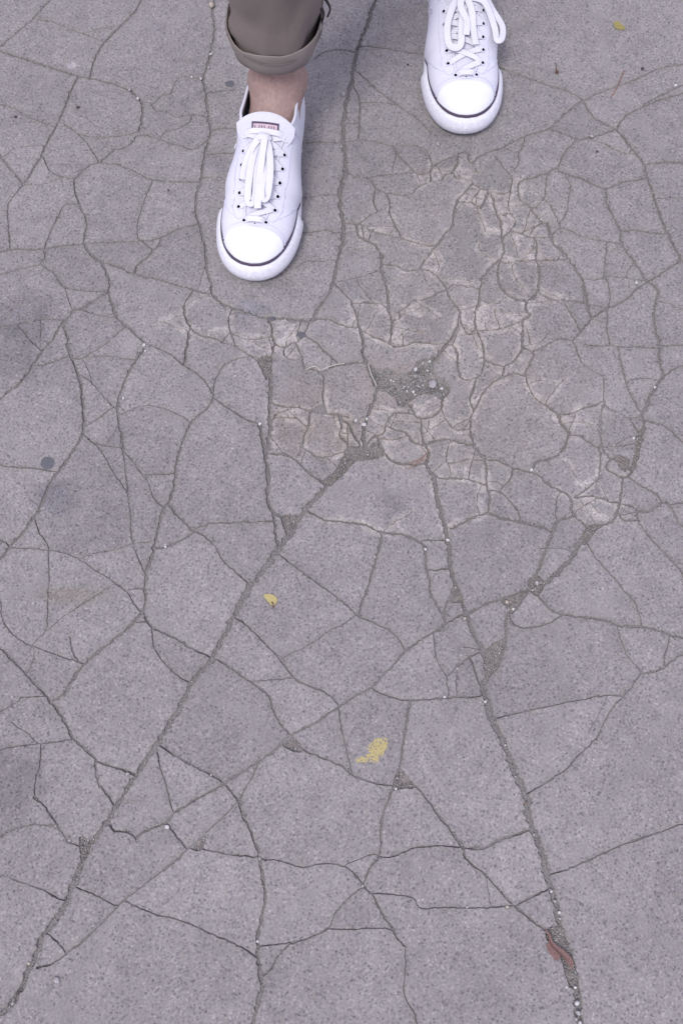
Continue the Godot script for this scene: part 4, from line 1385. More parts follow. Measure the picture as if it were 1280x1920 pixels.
func make_shoe(bow: int) -> MeshInstance3D:
	# toes towards +z, tip of the toe at the origin
	var ds := []
	for k in 17: ds.append(0.006 + 0.046 * pow(k / 16.0, 1.7))
	for k in range(1, 7): ds.append(0.052 + k * 0.002)
	for k in range(1, 33): ds.append(0.064 + k * 0.0067)
	ds.append(0.2795)
	var b := Builder.new()
	for side in [-1.0, 1.0]:
		var rows := []
		for d in ds:
			var row := []
			for k in 15: row.append(upper_half(d, side, k / 14.0))
			rows.append(row)
		b.sheet(rows, false, side < 0)
		# the lining, 2 mm inside, from the lacing gap back
		var inner := []
		for d in ds:
			if d < 0.066: continue
			var row := []
			for k in range(4, 15):
				var q := upper_half(d, side, k / 14.0)
				row.append(q - Vector3(side * 0.0022, 0.0004, 0) + Vector3(0, 0, 0.0022 * smoothstep(0.26, 0.28, d)))
			inner.append(row)
		b.sheet(inner, false, side > 0)
	var shoe := MeshInstance3D.new()
	shoe.name = "shoe"
	shoe.mesh = b.done()
	shoe.material_override = mats.canvas

	# bound edge round the lacing gap and the collar
	for side in [-1.0, 1.0]:
		var edge := []
		for k in 42:
			edge.append(upper_half(0.06 + k * 0.2195 / 41.0, side, 1.0) + Vector3(side * -0.0008, 0.0004, 0))
		part("collar_edge", tube(edge, 0.0019, 6).done(), mats.canvas, shoe)

	# rubber wall of the sole, bulging a little, dirty towards the ground
	var rim := []
	for k in 121:
		var t := k / 60.0 - 1.0
		var s := 1.0 - absf(t)              # 0 at the toe tip at both ends, 1 at the heel
		var d := 0.285 * (0.5 - 0.5 * cos(PI * (1.0 - absf(t))))
		rim.append([signf(t), 0.285 - d if false else d])
	b = Builder.new()
	var rows := []
	for q in [[0.0, 0.89], [0.003, 0.915], [0.007, 0.955], [0.013, 0.99], [0.019, 0.998], [0.0262, 0.955], [0.0275, 0.93]]:
		var row := []
		for r in rim_points(96):
			row.append(sole_point(r, q[0], q[1]))
		rows.append(row)
	rows.push_front(flat_row(96, 0.0))
	rows.append(flat_row(96, 0.0275))
	b.sheet(rows, true)
	part("sole", b.done(), mats.rubber, shoe)
	# thicker strip round the toe
	b = Builder.new()
	rows = []
	var arc := []
	for k in 49:
		var t := k / 24.0 - 1.0
		arc.append([signf(t), 0.094 * pow(absf(t), 1.8)])
	for q in [[0.0050, 0.925, 0.0], [0.0066, 0.952, 0.0022], [0.011, 0.978, 0.0032], [0.0165, 0.990, 0.0036], [0.022, 0.981, 0.0036], [0.0275, 0.950, 0.0032], [0.0322, 0.915, 0.0020], [0.0342, 0.870, 0.0], [0.0335, 0.835, -0.002], [0.026, 0.80, -0.003]]:
		var row := []
		for r in arc:
			var e := clampf((0.094 - r[1]) / 0.003, 0.0, 1.0)
			row.append(sole_point(r, q[0], q[1], q[2] * e - 0.001 * (1.0 - e)))
		rows.append(row)
	b.sheet(rows, false)
	part("toe_bumper", b.done(), mats.rubber, shoe)
	# the dark line along the top of the rubber
	var line := []
	for k in 61:
		var t := k / 30.0 - 1.0
		var r := [signf(t), 0.094 * pow(absf(t), 1.8)]
		line.append(sole_point(r, 0.0354, 0.872, 0.0004))
	var tail := []
	for k in 22:
		tail.append([0.094 + 0.0065 * k])
	for e in tail:
		line.append(sole_point([1.0, e[0]], 0.0346 - 0.0055 * clampf((e[0] - 0.094) / 0.012, 0, 1), lerpf(0.872, 0.935, clampf((e[0] - 0.094) / 0.012, 0, 1)), 0.0004))
	tail.reverse()
	for e in range(tail.size() - 1, -1, -1):
		line.push_front(sole_point([-1.0, tail[e][0]], 0.0346 - 0.0055 * clampf((tail[e][0] - 0.094) / 0.012, 0, 1), lerpf(0.872, 0.935, clampf((tail[e][0] - 0.094) / 0.012, 0, 1)), 0.0004))
	part("stripe", tube(line, 0.0019, 6).done(), mats.stripe, shoe)

	# smooth toe cap, laid over the front of the upper
	b = Builder.new()
	rows = []
	for k in 25:
		var row := []
		for j in 25:
			var s := (j / 12.0 - 1.0) * 0.97
			var back := 0.051 - 0.022 * pow(absf(s), 2.2)
			var d := 0.0062 + (back - 0.0062) * pow(k / 24.0, 1.5)
			row.append(over(d, s, 0.0017 if k < 24 else -0.0003))
		rows.append(row)
	b.sheet(rows)
	part("toe_cap", b.done(), mats.cap, shoe)
	# stitching just behind the cap edge
	line = []
	for j in 25:
		var s := (j / 12.0 - 1.0) * 0.9
		line.append(over(0.0545 - 0.022 * pow(absf(s), 2.2), s, 0.0004))
	part("seam", tube(line, 0.0006, 5).done(), mats.seam, shoe)

	# rows of stitching: beside the eyelets and down the sides
	for side in [-1.0, 1.0]:
		for row in [[[0.060, 0.99], [0.058, 0.80], [0.075, 0.70], [0.11, 0.70], [0.15, 0.72], [0.172, 0.80]], [[0.064, 0.72], [0.075, 0.50], [0.092, 0.22], [0.102, 0.02]], [[0.172, 0.80], [0.178, 0.5], [0.182, 0.05]]]:
			line = []
			for i in row.size() - 1:
				for k in 6:
					var q: Array = [lerpf(row[i][0], row[i + 1][0], k / 6.0), lerpf(row[i][1], row[i + 1][1], k / 6.0)]
					line.append(upper_half(q[0], side, q[1]) + Vector3(side * 0.0003, 0.0003, 0))
			part("seam", tube(line, 0.00055, 5).done(), mats.seam, shoe)

	# tongue
	b = Builder.new()
	rows = []
	for k in 19:
		var d := 0.053 + 0.125 * k / 18.0
		var row := []
		for j in 13:
			var e := j / 6.0 - 1.0
			var x := e * (gap(maxf(d, 0.064)) + lerpf(0.003, 0.0155, smoothstep(0.146, 0.176, d)))
			var q := tongue_point(d - 0.010 * e * e * smoothstep(0.14, 0.178, d), x)
			q.y -= 0.0035 * smoothstep(0.6, 1.0, absf(e)) * (1.0 - smoothstep(0.150, 0.176, d))
			row.append(q)
		rows.append(row)
	var under := []
	for k in range(18, 13, -1):
		var row := []
		for j in 13: row.append(rows[k][j] - Vector3(0, 0.003, 0.002))
		under.append(row)
	rows.append_array(under)
	b.sheet(rows)
	part("tongue", b.done(), mats.tongue, shoe)
	# woven name patch sewn on the tongue, too small to read
	if true:
		var patch := Builder.new()
		for e in 2:
			var rr := []
			for k in 3:
				var row := []
				for j in 9:
					var x := (j / 4.0 - 1.0) * (0.0172 if e == 0 else 0.0150)
					var d := 0.1630 + (k - 1.0) * (0.0052 if e == 0 else 0.0031)
					row.append(tongue_point(d, x) + Vector3(0, 0.0008 + 0.0006 * e, 0))
				rr.append(row)
			if e == 0:
				var bb := Builder.new()
				bb.sheet(rr, false, true)
				part("patch_border", bb.done(), mats.stripe, shoe)
			else:
				patch.sheet(rr, false, true)
		var pp = part("patch", patch.done(), mats.badge, shoe)
		var marks := Builder.new()
		for j in 7:
			var x := -0.012 + j * 0.004
			tube([tongue_point(0.1613, x) + Vector3(0, 0.0018, 0), tongue_point(0.1647, x + 0.0012 * ((j * 5) % 3 - 1)) + Vector3(0, 0.0018, 0)], 0.00045, 4, marks)
		part("patch_letters", marks.done(), mats.stripe, shoe)

	# eyelets: a ring round a dark hole, seven on each side
	var left := []
	var right := []
	for k in 7:
		var d := 0.0560 + 0.0172 * k
		for side in [-1.0, 1.0]:
			var v := 0.875
			var at := upper_half(d, side, v)
			var e1 := (upper_half(d + 0.003, side, v) - at).normalized()
			var e2 := (upper_half(d, side, v + 0.05) - at).normalized()
			var nor := e1.cross(e2).normalized()
			if nor.y < 0: nor = -nor
			eyelet(shoe, at, e1, nor)
			(left if side < 0 else right).append(at + nor * 0.001 + e2 * 0.0022)
	for d in [0.162, 0.188]:
		var at := upper_half(d, -1.0, 0.42)
		eyelet(shoe, at + Vector3(-0.0006, 0, 0), Vector3(0, 0, 1), Vector3(-1, 0.35, 0).normalized())

	# laces: crossed from each eyelet to the next on the other side
	for k in 7:
		for s in 2:
			var a: Vector3 = left[k] if s == 0 else right[k]
			var c: Vector3 = right[mini(k + 1, 6)] if s == 0 else left[mini(k + 1, 6)]
			if k == 0 and s == 1: c = left[0] + (right[0] - left[0]) * 0.02
			var path := []
			var ups := []
			for j in 15:
				var t := j / 14.0
				var q := a.lerp(c, t)
				var need := tongue_point(-q.z, q.x).y + 0.0026 + 0.0012 * s
				if absf(q.x) < gap(-q.z) + 0.004: q.y = maxf(q.y + 0.002, lerpf(q.y, need, smoothstep(0.0, 0.18, minf(t, 1.0 - t))))
				else: q.y += 0.0022
				if j == 0 or j == 14: q.y -= 0.0022
				path.append(q)
				ups.append(Vector3((q.x) * 8.0, 1.0, 0.45).normalized())
			part("lace", band(path, ups, 0.0074, 0.0009).done(), mats.lace, shoe)
	# the bow: a knot, two loops and two ends lying down over the laces
	var knot := tongue_point(0.150, 0.0) + Vector3(0, 0.007, 0)
	part("lace_knot", tube([knot + Vector3(-0.009, -0.001, 0.001), knot + Vector3(-0.004, 0.002, 0), knot + Vector3(0.004, 0.002, 0), knot + Vector3(0.009, -0.001, -0.001)], [0.003, 0.0062, 0.0062, 0.003], 8, null, Vector2(1.0, 0.7)).done(), mats.lace, shoe)
	var lays := []
	if bow == 0:
		lays = [[[0, 0], [-0.009, -0.014], [-0.012, -0.045], [-0.011, -0.074], [-0.006, -0.080], [-0.002, -0.070], [-0.003, -0.040], [0.0, -0.010]],
			[[0, 0], [0.008, -0.012], [0.013, -0.040], [0.013, -0.068], [0.009, -0.074], [0.005, -0.064], [0.005, -0.036], [0.002, -0.008]],
			[[-0.004, 0], [-0.012, -0.012], [-0.019, -0.030], [-0.020, -0.050]], [[0.002, 0], [0.001, -0.024], [0.001, -0.056], [0.003, -0.086]]]
	else:
		lays = [[[0, 0], [-0.013, -0.010], [-0.023, -0.034], [-0.022, -0.060], [-0.008, -0.064], [-0.005, -0.036], [0.0, -0.010]],
			[[0, 0], [0.020, 0.006], [0.042, -0.002], [0.052, -0.022], [0.050, -0.043], [0.043, -0.046], [0.040, -0.026], [0.026, -0.006], [0.004, -0.002]],
			[[0.0, 0], [0.008, -0.018], [0.010, -0.040], [0.013, -0.062]], [[-0.002, 0], [-0.006, -0.016], [0.002, -0.034], [0.000, -0.052]]]
	for i in lays.size():
		var pts := []
		for q in lays[i]:
			var x: float = q[0]
			var d: float = 0.150 + q[1]
			var y := tongue_point(d, x).y + 0.0062 + 0.0016 * i
			var w := half_upper(d)
			if absf(x) > w * 0.6: y = lerpf(y, 0.062, clampf((absf(x) - w * 0.6) / 0.02, 0, 1))
			pts.append(Vector3(x, y, -d))
		var path := curve(pts, 7)
		var ups := []
		for j in path.size():
			var t := float(j) / (path.size() - 1)
			var bend := sin(t * PI) if i < 2 else 0.0
			ups.append(Vector3(path[j].x * 9.0 + 0.25 * sin(t * 7.0 + i), 1.0, 0.5 + 0.7 * bend * 0.5).normalized())
			path[j].y += (0.006 * sin(t * PI) if i < 2 else 0.001) + 0.0006 * sin(t * 9.0 + i * 2.0)
		part("lace_loop" if i < 2 else "lace_end", band(path, ups, 0.0092, 0.0008).done(), mats.lace, shoe)
	# insole, so that the shoe is not hollow
	b = Builder.new()
	rows = []
	for k in 20:
		var d := 0.09 + 0.185 * k / 19.0
		var row := []
		for j in 9: row.append(Vector3((j / 4.0 - 1.0) * (half_upper(d) - 0.003), 0.032, -d))
		rows.append(row)
	b.sheet(rows)
	part("insole", b.done(), mats.tongue, shoe)
	return shoe


func rim_points(n: int) -> Array:
	# places round the sole: [side, distance from the toe tip], evenly spread along the edge
	var out := []
	for k in n:
		var a := TAU * k / n
		var d := 0.1425 - 0.1425 * cos(a)
		out.append([1.0 if a < PI else -1.0, clampf(d, 0.0, 0.285)])
	return out


func sole_point(r: Array, y: float, shrink: float, more := 0.0) -> Vector3:
	var d: float = r[1]
	var w := half_sole(d)
	var p := Vector2(r[0] * w, d - 0.1425)
	# the outward direction along the edge
	var e := 0.0006
	var slope := (half_sole(minf(d + e, 0.285)) - half_sole(maxf(d - e, 0.0))) / (2.0 * e)
	var out := Vector2(r[0], -slope).normalized()
	if d < 0.0004: out = Vector2(0, -1)
	if d > 0.2846: out = Vector2(0, 1)
	p += out * (more - (1.0 - shrink) * 0.05)
	# the toe springs up a little from the ground
	var lift := 0.003 * pow(clampf(1.0 - d / 0.07, 0, 1), 2.0)
	return Vector3(p.x, y + lift * (1.0 if y < 0.02 else 0.6), -(p.y + 0.1425))


func flat_row(n: int, y: float) -> Array:
	var row := []
	for r in rim_points(n): row.append(Vector3(r[0] * half_sole(r[1]) * 0.2, y + 0.001 + 0.002 * pow(clampf(1.0 - r[1] / 0.07, 0, 1), 2.0), -lerpf(r[1], 0.1425, 0.5)))
	return row


func tongue_point(d: float, x: float) -> Vector3:
	var top := table(RIDGE, minf(d, 0.2)) + 0.0015 + 0.010 * smoothstep(0.15, 0.182, d)
	return Vector3(x, top - 9.0 * x * x * (1.0 - 0.8 * smoothstep(0.150, 0.180, d)), -d)


func eyelet(shoe: Node, at: Vector3, along: Vector3, nor: Vector3):
	var c := nor.cross(along).normalized()
	var e := c.cross(nor).normalized()
	var rows := []
	for ring in [[0.0038, 0.0002], [0.0034, 0.0011], [0.0022, 0.0009], [0.0020, -0.0002]]:
		var row := []
		for k in 12:
			var a := TAU * k / 12
			row.append(at + (e * cos(a) + c * sin(a)) * ring[0] + nor * ring[1])
		rows.append(row)
	var b := Builder.new()
	b.sheet(rows, true)
	var o = part("eyelet", b.done(), mats.ring, shoe)
	b = Builder.new()
	var m := b.add(at + nor * 0.0006, nor)
	for k in 12:
		var a := TAU * k / 12
		b.add(at + (e * cos(a) + c * sin(a)) * 0.0022 + nor * 0.0006, nor)
	for k in 12: b.tri(m, m + 1 + k, m + 1 + (k + 1) % 12)
	# the hole belongs to the same eyelet
	var both := ArrayMesh.new()
	both.add_surface_from_arrays(Mesh.PRIMITIVE_TRIANGLES, o.mesh.surface_get_arrays(0))
	both.add_surface_from_arrays(Mesh.PRIMITIVE_TRIANGLES, b.done(false).surface_get_arrays(0))
	o.mesh = both
	o.material_override = null
	both.surface_set_material(0, mats.ring)
	both.surface_set_material(1, mats.hole)


func body(bones: Array, cell: float) -> ArrayMesh:
	# one skin over tapered limbs: joined distances on a grid, meshed as surface nets
	var lo := Vector3.ONE * 99.0
	var hi := -lo
	for q in bones:
		for e in 2:
			var r: float = q[2 + e] + 0.03
			lo = lo.min(q[e] - Vector3.ONE * r)
			hi = hi.max(q[e] + Vector3.ONE * r)
	var n := Vector3i(((hi - lo) / cell).ceil()) + Vector3i.ONE
	var field := PackedFloat32Array()
	field.resize(n.x * n.y * n.z)
	field.fill(0.08)
	for q in bones:
		var a: Vector3 = q[0]
		var ab: Vector3 = q[1] - a
		var l2 := maxf(ab.length_squared(), 1e-9)
		var reach: float = maxf(q[2], q[3]) + 0.045
		var c0 := Vector3i((((a.min(q[1]) - Vector3.ONE * reach) - lo) / cell).floor()).clamp(Vector3i.ZERO, n - Vector3i.ONE)
		var c1 := Vector3i((((a.max(q[1]) + Vector3.ONE * reach) - lo) / cell).ceil()).clamp(Vector3i.ZERO, n - Vector3i.ONE)
		for z in range(c0.z, c1.z + 1):
			for y in range(c0.y, c1.y + 1):
				for x in range(c0.x, c1.x + 1):
					var p := lo + Vector3(x, y, z) * cell
					var t := clampf((p - a).dot(ab) / l2, 0.0, 1.0)
					var d: float = p.distance_to(a + ab * t) - lerpf(q[2], q[3], t)
					var k := (z * n.y + y) * n.x + x
					var o := field[k]
					var h := maxf(0.025 - absf(o - d), 0.0) / 0.025
					field[k] = minf(o, d) - h * h * 0.25 * 0.025
	var b := Builder.new()
	var at := {}
	var sx := 1
	var sy := n.x
	var sz := n.x * n.y
	for z in n.z - 1:
		for y in n.y - 1:
			for x in n.x - 1:
				var k := z * sz + y * sy + x
				var s0 := field[k] < 0.0
				var mixed := false
				for c in [sx, sy, sz, sx + sy, sx + sz, sy + sz, sx + sy + sz]:
					if (field[k + c] < 0.0) != s0:
						mixed = true
						break
				if not mixed: continue
				var sum := Vector3.ZERO
				var cnt := 0
				for e in [[0, 0, 0, 0], [0, 1, 0, 0], [0, 0, 1, 0], [0, 1, 1, 0], [1, 0, 0, 0], [1, 1, 0, 0], [1, 0, 1, 0], [1, 1, 1, 0], [2, 0, 0, 0], [2, 1, 0, 0], [2, 0, 1, 0], [2, 1, 1, 0]]:
					var o := Vector3i.ZERO
					var ax: int = e[0]
					o[(ax + 1) % 3] = e[1]
					o[(ax + 2) % 3] = e[2]
					var o2 := o
					o2[ax] = 1
					var f1 := field[k + o.x * sx + o.y * sy + o.z * sz]
					var f2 := field[k + o2.x * sx + o2.y * sy + o2.z * sz]
					if (f1 < 0.0) != (f2 < 0.0):
						sum += Vector3(o).lerp(Vector3(o2), f1 / (f1 - f2))
						cnt += 1
				at[k] = b.add(lo + (Vector3(x, y, z) + sum / cnt) * cell)
	for z in range(1, n.z - 1):
		for y in range(1, n.y - 1):
			for x in range(1, n.x - 1):
				var k := z * sz + y * sy + x
				var inside := field[k] < 0.0
				for ax in 3:
					var s: int = [sx, sy, sz][ax]
					if (field[k + s] < 0.0) == inside: continue
					var u: int = [sy, sz, sx][ax]
					var w: int = [sz, sx, sy][ax]
					var q := [at[k - u - w], at[k - w], at[k], at[k - u]]
					if inside:
						b.tri(q[0], q[2], q[1]); b.tri(q[0], q[3], q[2])
					else:
						b.tri(q[0], q[1], q[2]); b.tri(q[0], q[2], q[3])
	return b.done()


func trouser_leg(b: Builder, path: Array, radii: Array, seed_: float):
	# cloth tube with soft folds; path from the hem up
	var rows := []
	var n := 40
	var pts := curve(path, 10)
	for i in pts.size():
		var t := float(i) / (pts.size() - 1) * (radii.size() - 1)
		var r: float = lerpf(radii[int(t)], radii[mini(int(t) + 1, radii.size() - 1)], t - int(t))
		var row := []
		for k in n:
			var a := TAU * k / n
			var f := fine.get_noise_3d(cos(a) * 6.0 + seed_, sin(a) * 6.0, pts[i].y * 70.0) * 0.006 + rough.get_noise_3d(cos(a) * 14.0, sin(a) * 14.0 + seed_, pts[i].y * 160.0 + a * 3.0) * 0.009 + 0.0022 * sin(pts[i].y * 150.0 + 2.2 * sin(a + seed_) + a * 1.5) * (0.5 + 0.5 * sin(a * 1.5 + seed_))
			row.append(pts[i] + Vector3(cos(a) * 0.94, 0, sin(a) * 1.03) * (r + f))
		rows.append(row)
	# the cloth turns in at the hem
	var inn := []
	for j in 3:
		var row := []
		for k in n:
			var a := TAU * k / n
			row.append(rows[j][k].lerp(pts[j], 0.05))
		inn.append(row)
	for row in inn: rows.push_front(row)
	b.sheet(rows, true, true)


func cuff_mesh(at: Vector3, seed_: float) -> ArrayMesh:
	# turned-up hem: narrower below, standing off the leg at its upper edge
	var rows := []
	var n := 48
	for q in [[0.004, 0.0470], [0.000, 0.0486], [0.002, 0.0515], [0.010, 0.0556], [0.020, 0.0580], [0.031, 0.0590], [0.0385, 0.0596], [0.0405, 0.0592], [0.0395, 0.0580], [0.030, 0.0566], [0.010, 0.0535]]:
		var row := []
		for k in n:
			var a := TAU * k / n
			var f := (rough.get_noise_3d(cos(a) * 22.0 + seed_, sin(a) * 22.0, q[0] * 260.0) * 0.0042 + fine.get_noise_3d(cos(a) * 9.0 + seed_, sin(a) * 9.0, q[0] * 120.0 + a) * 0.0022) * clampf(q[0] / 0.02 + 0.4, 0.3, 1.0)
			var dip := 0.0035 * sin(a * 2.0 + 0.6) + 0.006 * rough.get_noise_2d(cos(a) * 20.0 + seed_, sin(a) * 20.0 + 9.0)
			row.append(at + Vector3(cos(a) * 0.96 * (q[1] + f), q[0] + dip * q[0] / 0.04, sin(a) * 1.02 * (q[1] + f)))
		rows.append(row)
	var b := Builder.new()
	b.sheet(rows, true, true)
	return b.done()


func person():
	var who := Node3D.new()
	who.name = "person"
	add_child(who)
	tag(who, "person in rolled taupe trousers and white lace-up sneakers stepping forward over the cracked asphalt", "person")
	who.position = Vector3(0.03, 0, -1.1)
	var ankle := Vector3(-0.111, 0.10, 0.110)
	var ankle2 := Vector3(0.125, 0.10, -0.115)
	var knee := Vector3(-0.092, 0.50, 0.125)
	var knee2 := Vector3(0.105, 0.50, -0.03)
	var hip := Vector3(-0.085, 0.90, 0.0)
	var hip2 := Vector3(0.085, 0.90, 0.0)
	var bones := []
	for q in [[ankle, knee, hip, Vector3(-0.117, 0, 0.993) * 1.0], [ankle2, knee2, hip2, Vector3(0.03, 0, 1.0)]]:
		var f: Vector3 = q[3]
		bones.append([q[0], q[0].lerp(q[1], 0.35), 0.0262, 0.030])
		bones.append([q[0].lerp(q[1], 0.35), q[0].lerp(q[1], 0.7), 0.030, 0.034])
		bones.append([q[0].lerp(q[1], 0.7), q[1], 0.034, 0.038])
		bones.append([q[1], q[2], 0.038, 0.064])
		bones.append([q[0] + Vector3(0, -0.010, 0), q[0] + f * 0.045 + Vector3(0, -0.028, 0), 0.0265, 0.025])
		bones.append([q[0] + f * 0.045 + Vector3(0, -0.028, 0), q[0] + f * 0.120 + Vector3(0, -0.055, 0), 0.030, 0.018])
		bones.append([q[0], q[0] - f * 0.028 + Vector3(0, -0.045, 0), 0.028, 0.024])
		bones.append([q[0] + Vector3(-0.0205, -0.004, -0.006), q[0] + Vector3(0.0205, 0.002, -0.004), 0.008, 0.008])
	bones.append([hip, hip2, 0.085, 0.085])
	bones.append([Vector3(0, 0.92, 0), Vector3(0, 1.0, 0), 0.10, 0.09])
	part("body", body(bones, 0.008), mats.skin, who)

	var b := Builder.new()
	trouser_leg(b, [ankle + Vector3(0.001, 0.058, -0.010), ankle.lerp(knee, 0.5) + Vector3(0, 0.01, -0.006), knee + Vector3(0, 0, -0.005), hip.lerp(knee, 0.4), hip + Vector3(0, 0.02, 0)], [0.0545, 0.0580, 0.067, 0.080, 0.095], 3.0)
	trouser_leg(b, [ankle2 + Vector3(0, 0.058, -0.005), ankle2.lerp(knee2, 0.5) + Vector3(0, 0.01, -0.003), knee2, hip2.lerp(knee2, 0.4), hip2 + Vector3(0, 0.02, 0)], [0.0545, 0.0580, 0.067, 0.080, 0.095], 8.0)
	var rows := []
	for q in [[0.80, 0.02], [0.82, 0.10], [0.86, 0.155], [0.92, 0.172], [0.98, 0.158], [1.04, 0.145], [1.045, 0.01]]:
		var row := []
		for k in 36:
			var a := TAU * k / 36
			row.append(Vector3(cos(a) * q[1] * 1.08, q[0], sin(a) * q[1] * 0.74))
		rows.append(row)
	b.sheet(rows, true, true)
	var tr = part("trousers", b.done(), mats.twill, who)
	part("cuff", cuff_mesh(ankle + Vector3(0.0005, 0.055, -0.010), 1.0), mats.cuff, tr)
	part("cuff", cuff_mesh(ankle2 + Vector3(0, 0.052, -0.008), 30.0), mats.cuff, tr)
	# double stitching along the cuff
	for k in 2:
		var ring := []
		for j in 41:
			var a := TAU * j / 40.0
			ring.append(ankle + Vector3(0.0005, 0.055 + 0.0285 + 0.003 * k, -0.010) + Vector3(cos(a) * 0.96, 0, sin(a) * 1.02) * 0.0606)
		part("stitching", tube(ring, 0.0005, 4).done(), mats.dark_thread, tr)
	# dark loop of webbing on the outer seam of the front leg
	for k in 2:
		var path := []
		for j in 9:
			var t := j / 8.0
			var a := 0.10 - 0.06 * k + 0.22 * t
			path.append(ankle + Vector3(0.0, 0.062 + 0.030 + 0.040 * t + 0.006 * k, -0.010) + Vector3(cos(a), 0, sin(a) * 1.0) * (0.0575 + 0.004 * sin(t * PI) + 0.007 * k))
		var ups := []
		for j in 9: ups.append(Vector3(1, 0.2, 0.3).normalized())
		part("seam_loop", band(path, ups, 0.006 - 0.002 * k, 0.0016).done(), mats.dark, tr)

	var s1 = make_shoe(0)
	s1.position = Vector3(-0.1142, 0.0006, -0.7525) - who.position
	s1.rotation.y = -0.120
	who.add_child(s1, true)
	s1.set_meta("label", "front white canvas sneaker with its laces lying down over the instep")
	var s2 = make_shoe(1)
	s2.position = Vector3(0.1655, 0.0006, -0.979) - who.position
	s2.rotation.y = 0.03
	who.add_child(s2, true)
	s2.set_meta("label", "rear white canvas sneaker with a lace loop hanging over its side")


# -------------------------------------------------------------------- things lying about

var chip_meshes := []


func pebble(x: float, z: float, size: float, kind: String, label: String):
	# a single stone; size in millimetres
	if chip_meshes.is_empty():
		for k in 5: chip_meshes.append(stone_mesh(50 + k, 0.75))
		mats.w = grainy(Color(0.58, 0.57, 0.56), 0.8, 0.25, 0.05, 0.0, 0.02)
		mats.p = grainy(Color(0.47, 0.45, 0.45), 0.85, 0.4, 0.05, 0.0, 0.02)
		mats.d = grainy(Color(0.085, 0.07, 0.07), 0.8, 0.4, 0.05, 0.0, 0.02)
		mats.b = grainy(Color(0.55, 0.49, 0.40), 0.85, 0.4, 0.05, 0.0, 0.02)
		mats.r = grainy(Color(0.24, 0.15, 0.12), 0.9, 0.4, 0.05, 0.0, 0.02)
	var h := absi(hash(label))
	var m: Mesh = chip_meshes[h % 5]
	size *= 0.82
	var p := Vector2(x, z) * 1000.0
	var low := 0.0
	for o in openings:
		if Geometry2D.is_point_in_polygon(p, o): low = 4.4 if o == openings[0] else 2.2
	var o = thing("pebble", m, mats[kind], label, "pebble", Vector3(x, (size * 0.30 - low) * 0.001, z), "loose pebbles on the asphalt and in its cracks")
	o.scale = Vector3.ONE * size * 0.001
	o.rotation = Vector3(0.3 * sin(h * 0.7), fmod(h * 0.37, TAU), 0.3 * cos(h * 1.3))


func flake(outline: Array, lift: float, curl: float, thick: float, seed_: float) -> ArrayMesh:
	# a thin leaf or petal: a curled sheet with its traced outline, middle at the origin; returns metres
	var p := PackedVector2Array()
	for i in range(0, outline.size(), 2): p.append(Vector2(outline[i], outline[i + 1]) * 0.1)
	var c := Vector2.ZERO
	for q in p: c += q
	c /= p.size()
	var ring := PackedVector2Array()
	for i in p.size():
		for k in 3:
			var q := p[i].cubic_interpolate(p[(i + 1) % p.size()], p[(i - 1 + p.size()) % p.size()], p[(i + 2) % p.size()], k / 3.0) - c
			ring.append(q + Vector2(fine.get_noise_2d(q.x * 9.0 + seed_, q.y * 9.0), fine.get_noise_2d(q.x * 9.0, q.y * 9.0 + seed_)) * 0.5)
	if Geometry2D.is_polygon_clockwise(ring): ring.reverse()
	var all := ring.duplicate()
	var bb := box(ring)
	var step := maxf(0.8, sqrt(bb.get_area()) / 14.0)
	var x := bb.position.x
	while x < bb.end.x:
		var y := bb.position.y
		while y < bb.end.y:
			var q := Vector2(x, y)
			if Geometry2D.is_point_in_polygon(q, ring):
				var near := 1e9
				for e in ring: near = minf(near, e.distance_to(q))
				if near > step * 0.45: all.append(q)
			y += step
		x += step
	var b := Builder.new()
	for side in 2:
		for q in all:
			var y := lift + curl * (q.length_squared() / maxf(1.0, bb.get_area() * 0.25)) + fine.get_noise_2d(q.x * 1.6 + seed_, q.y * 1.6) * curl * 1.2 - side * thick
			b.add(Vector3(q.x, y, q.y) * 0.001)
	var tris := Geometry2D.triangulate_delaunay(all)
	var n := all.size()
	for i in range(0, tris.size(), 3):
		var u := tris[i]
		var v := tris[i + 1]
		var w := tris[i + 2]
		if not Geometry2D.is_point_in_polygon((all[u] + all[v] + all[w]) / 3.0, ring): continue
		if (all[v] - all[u]).cross(all[w] - all[u]) < 0.0:
			var k := v
			v = w
			w = k
		b.tri(u, v, w)
		b.tri(n + u, n + w, n + v)
	for i in ring.size():
		var j := (i + 1) % ring.size()
		b.tri(i, n + i, j)
		b.tri(j, n + i, n + j)
	return b.done()


func middle(outline: Array) -> Vector3:
	var c := Vector3.ZERO
	for i in range(0, outline.size(), 2): c += Vector3(outline[i], 0, outline[i + 1])
	return c / (outline.size() / 2) * 0.0001


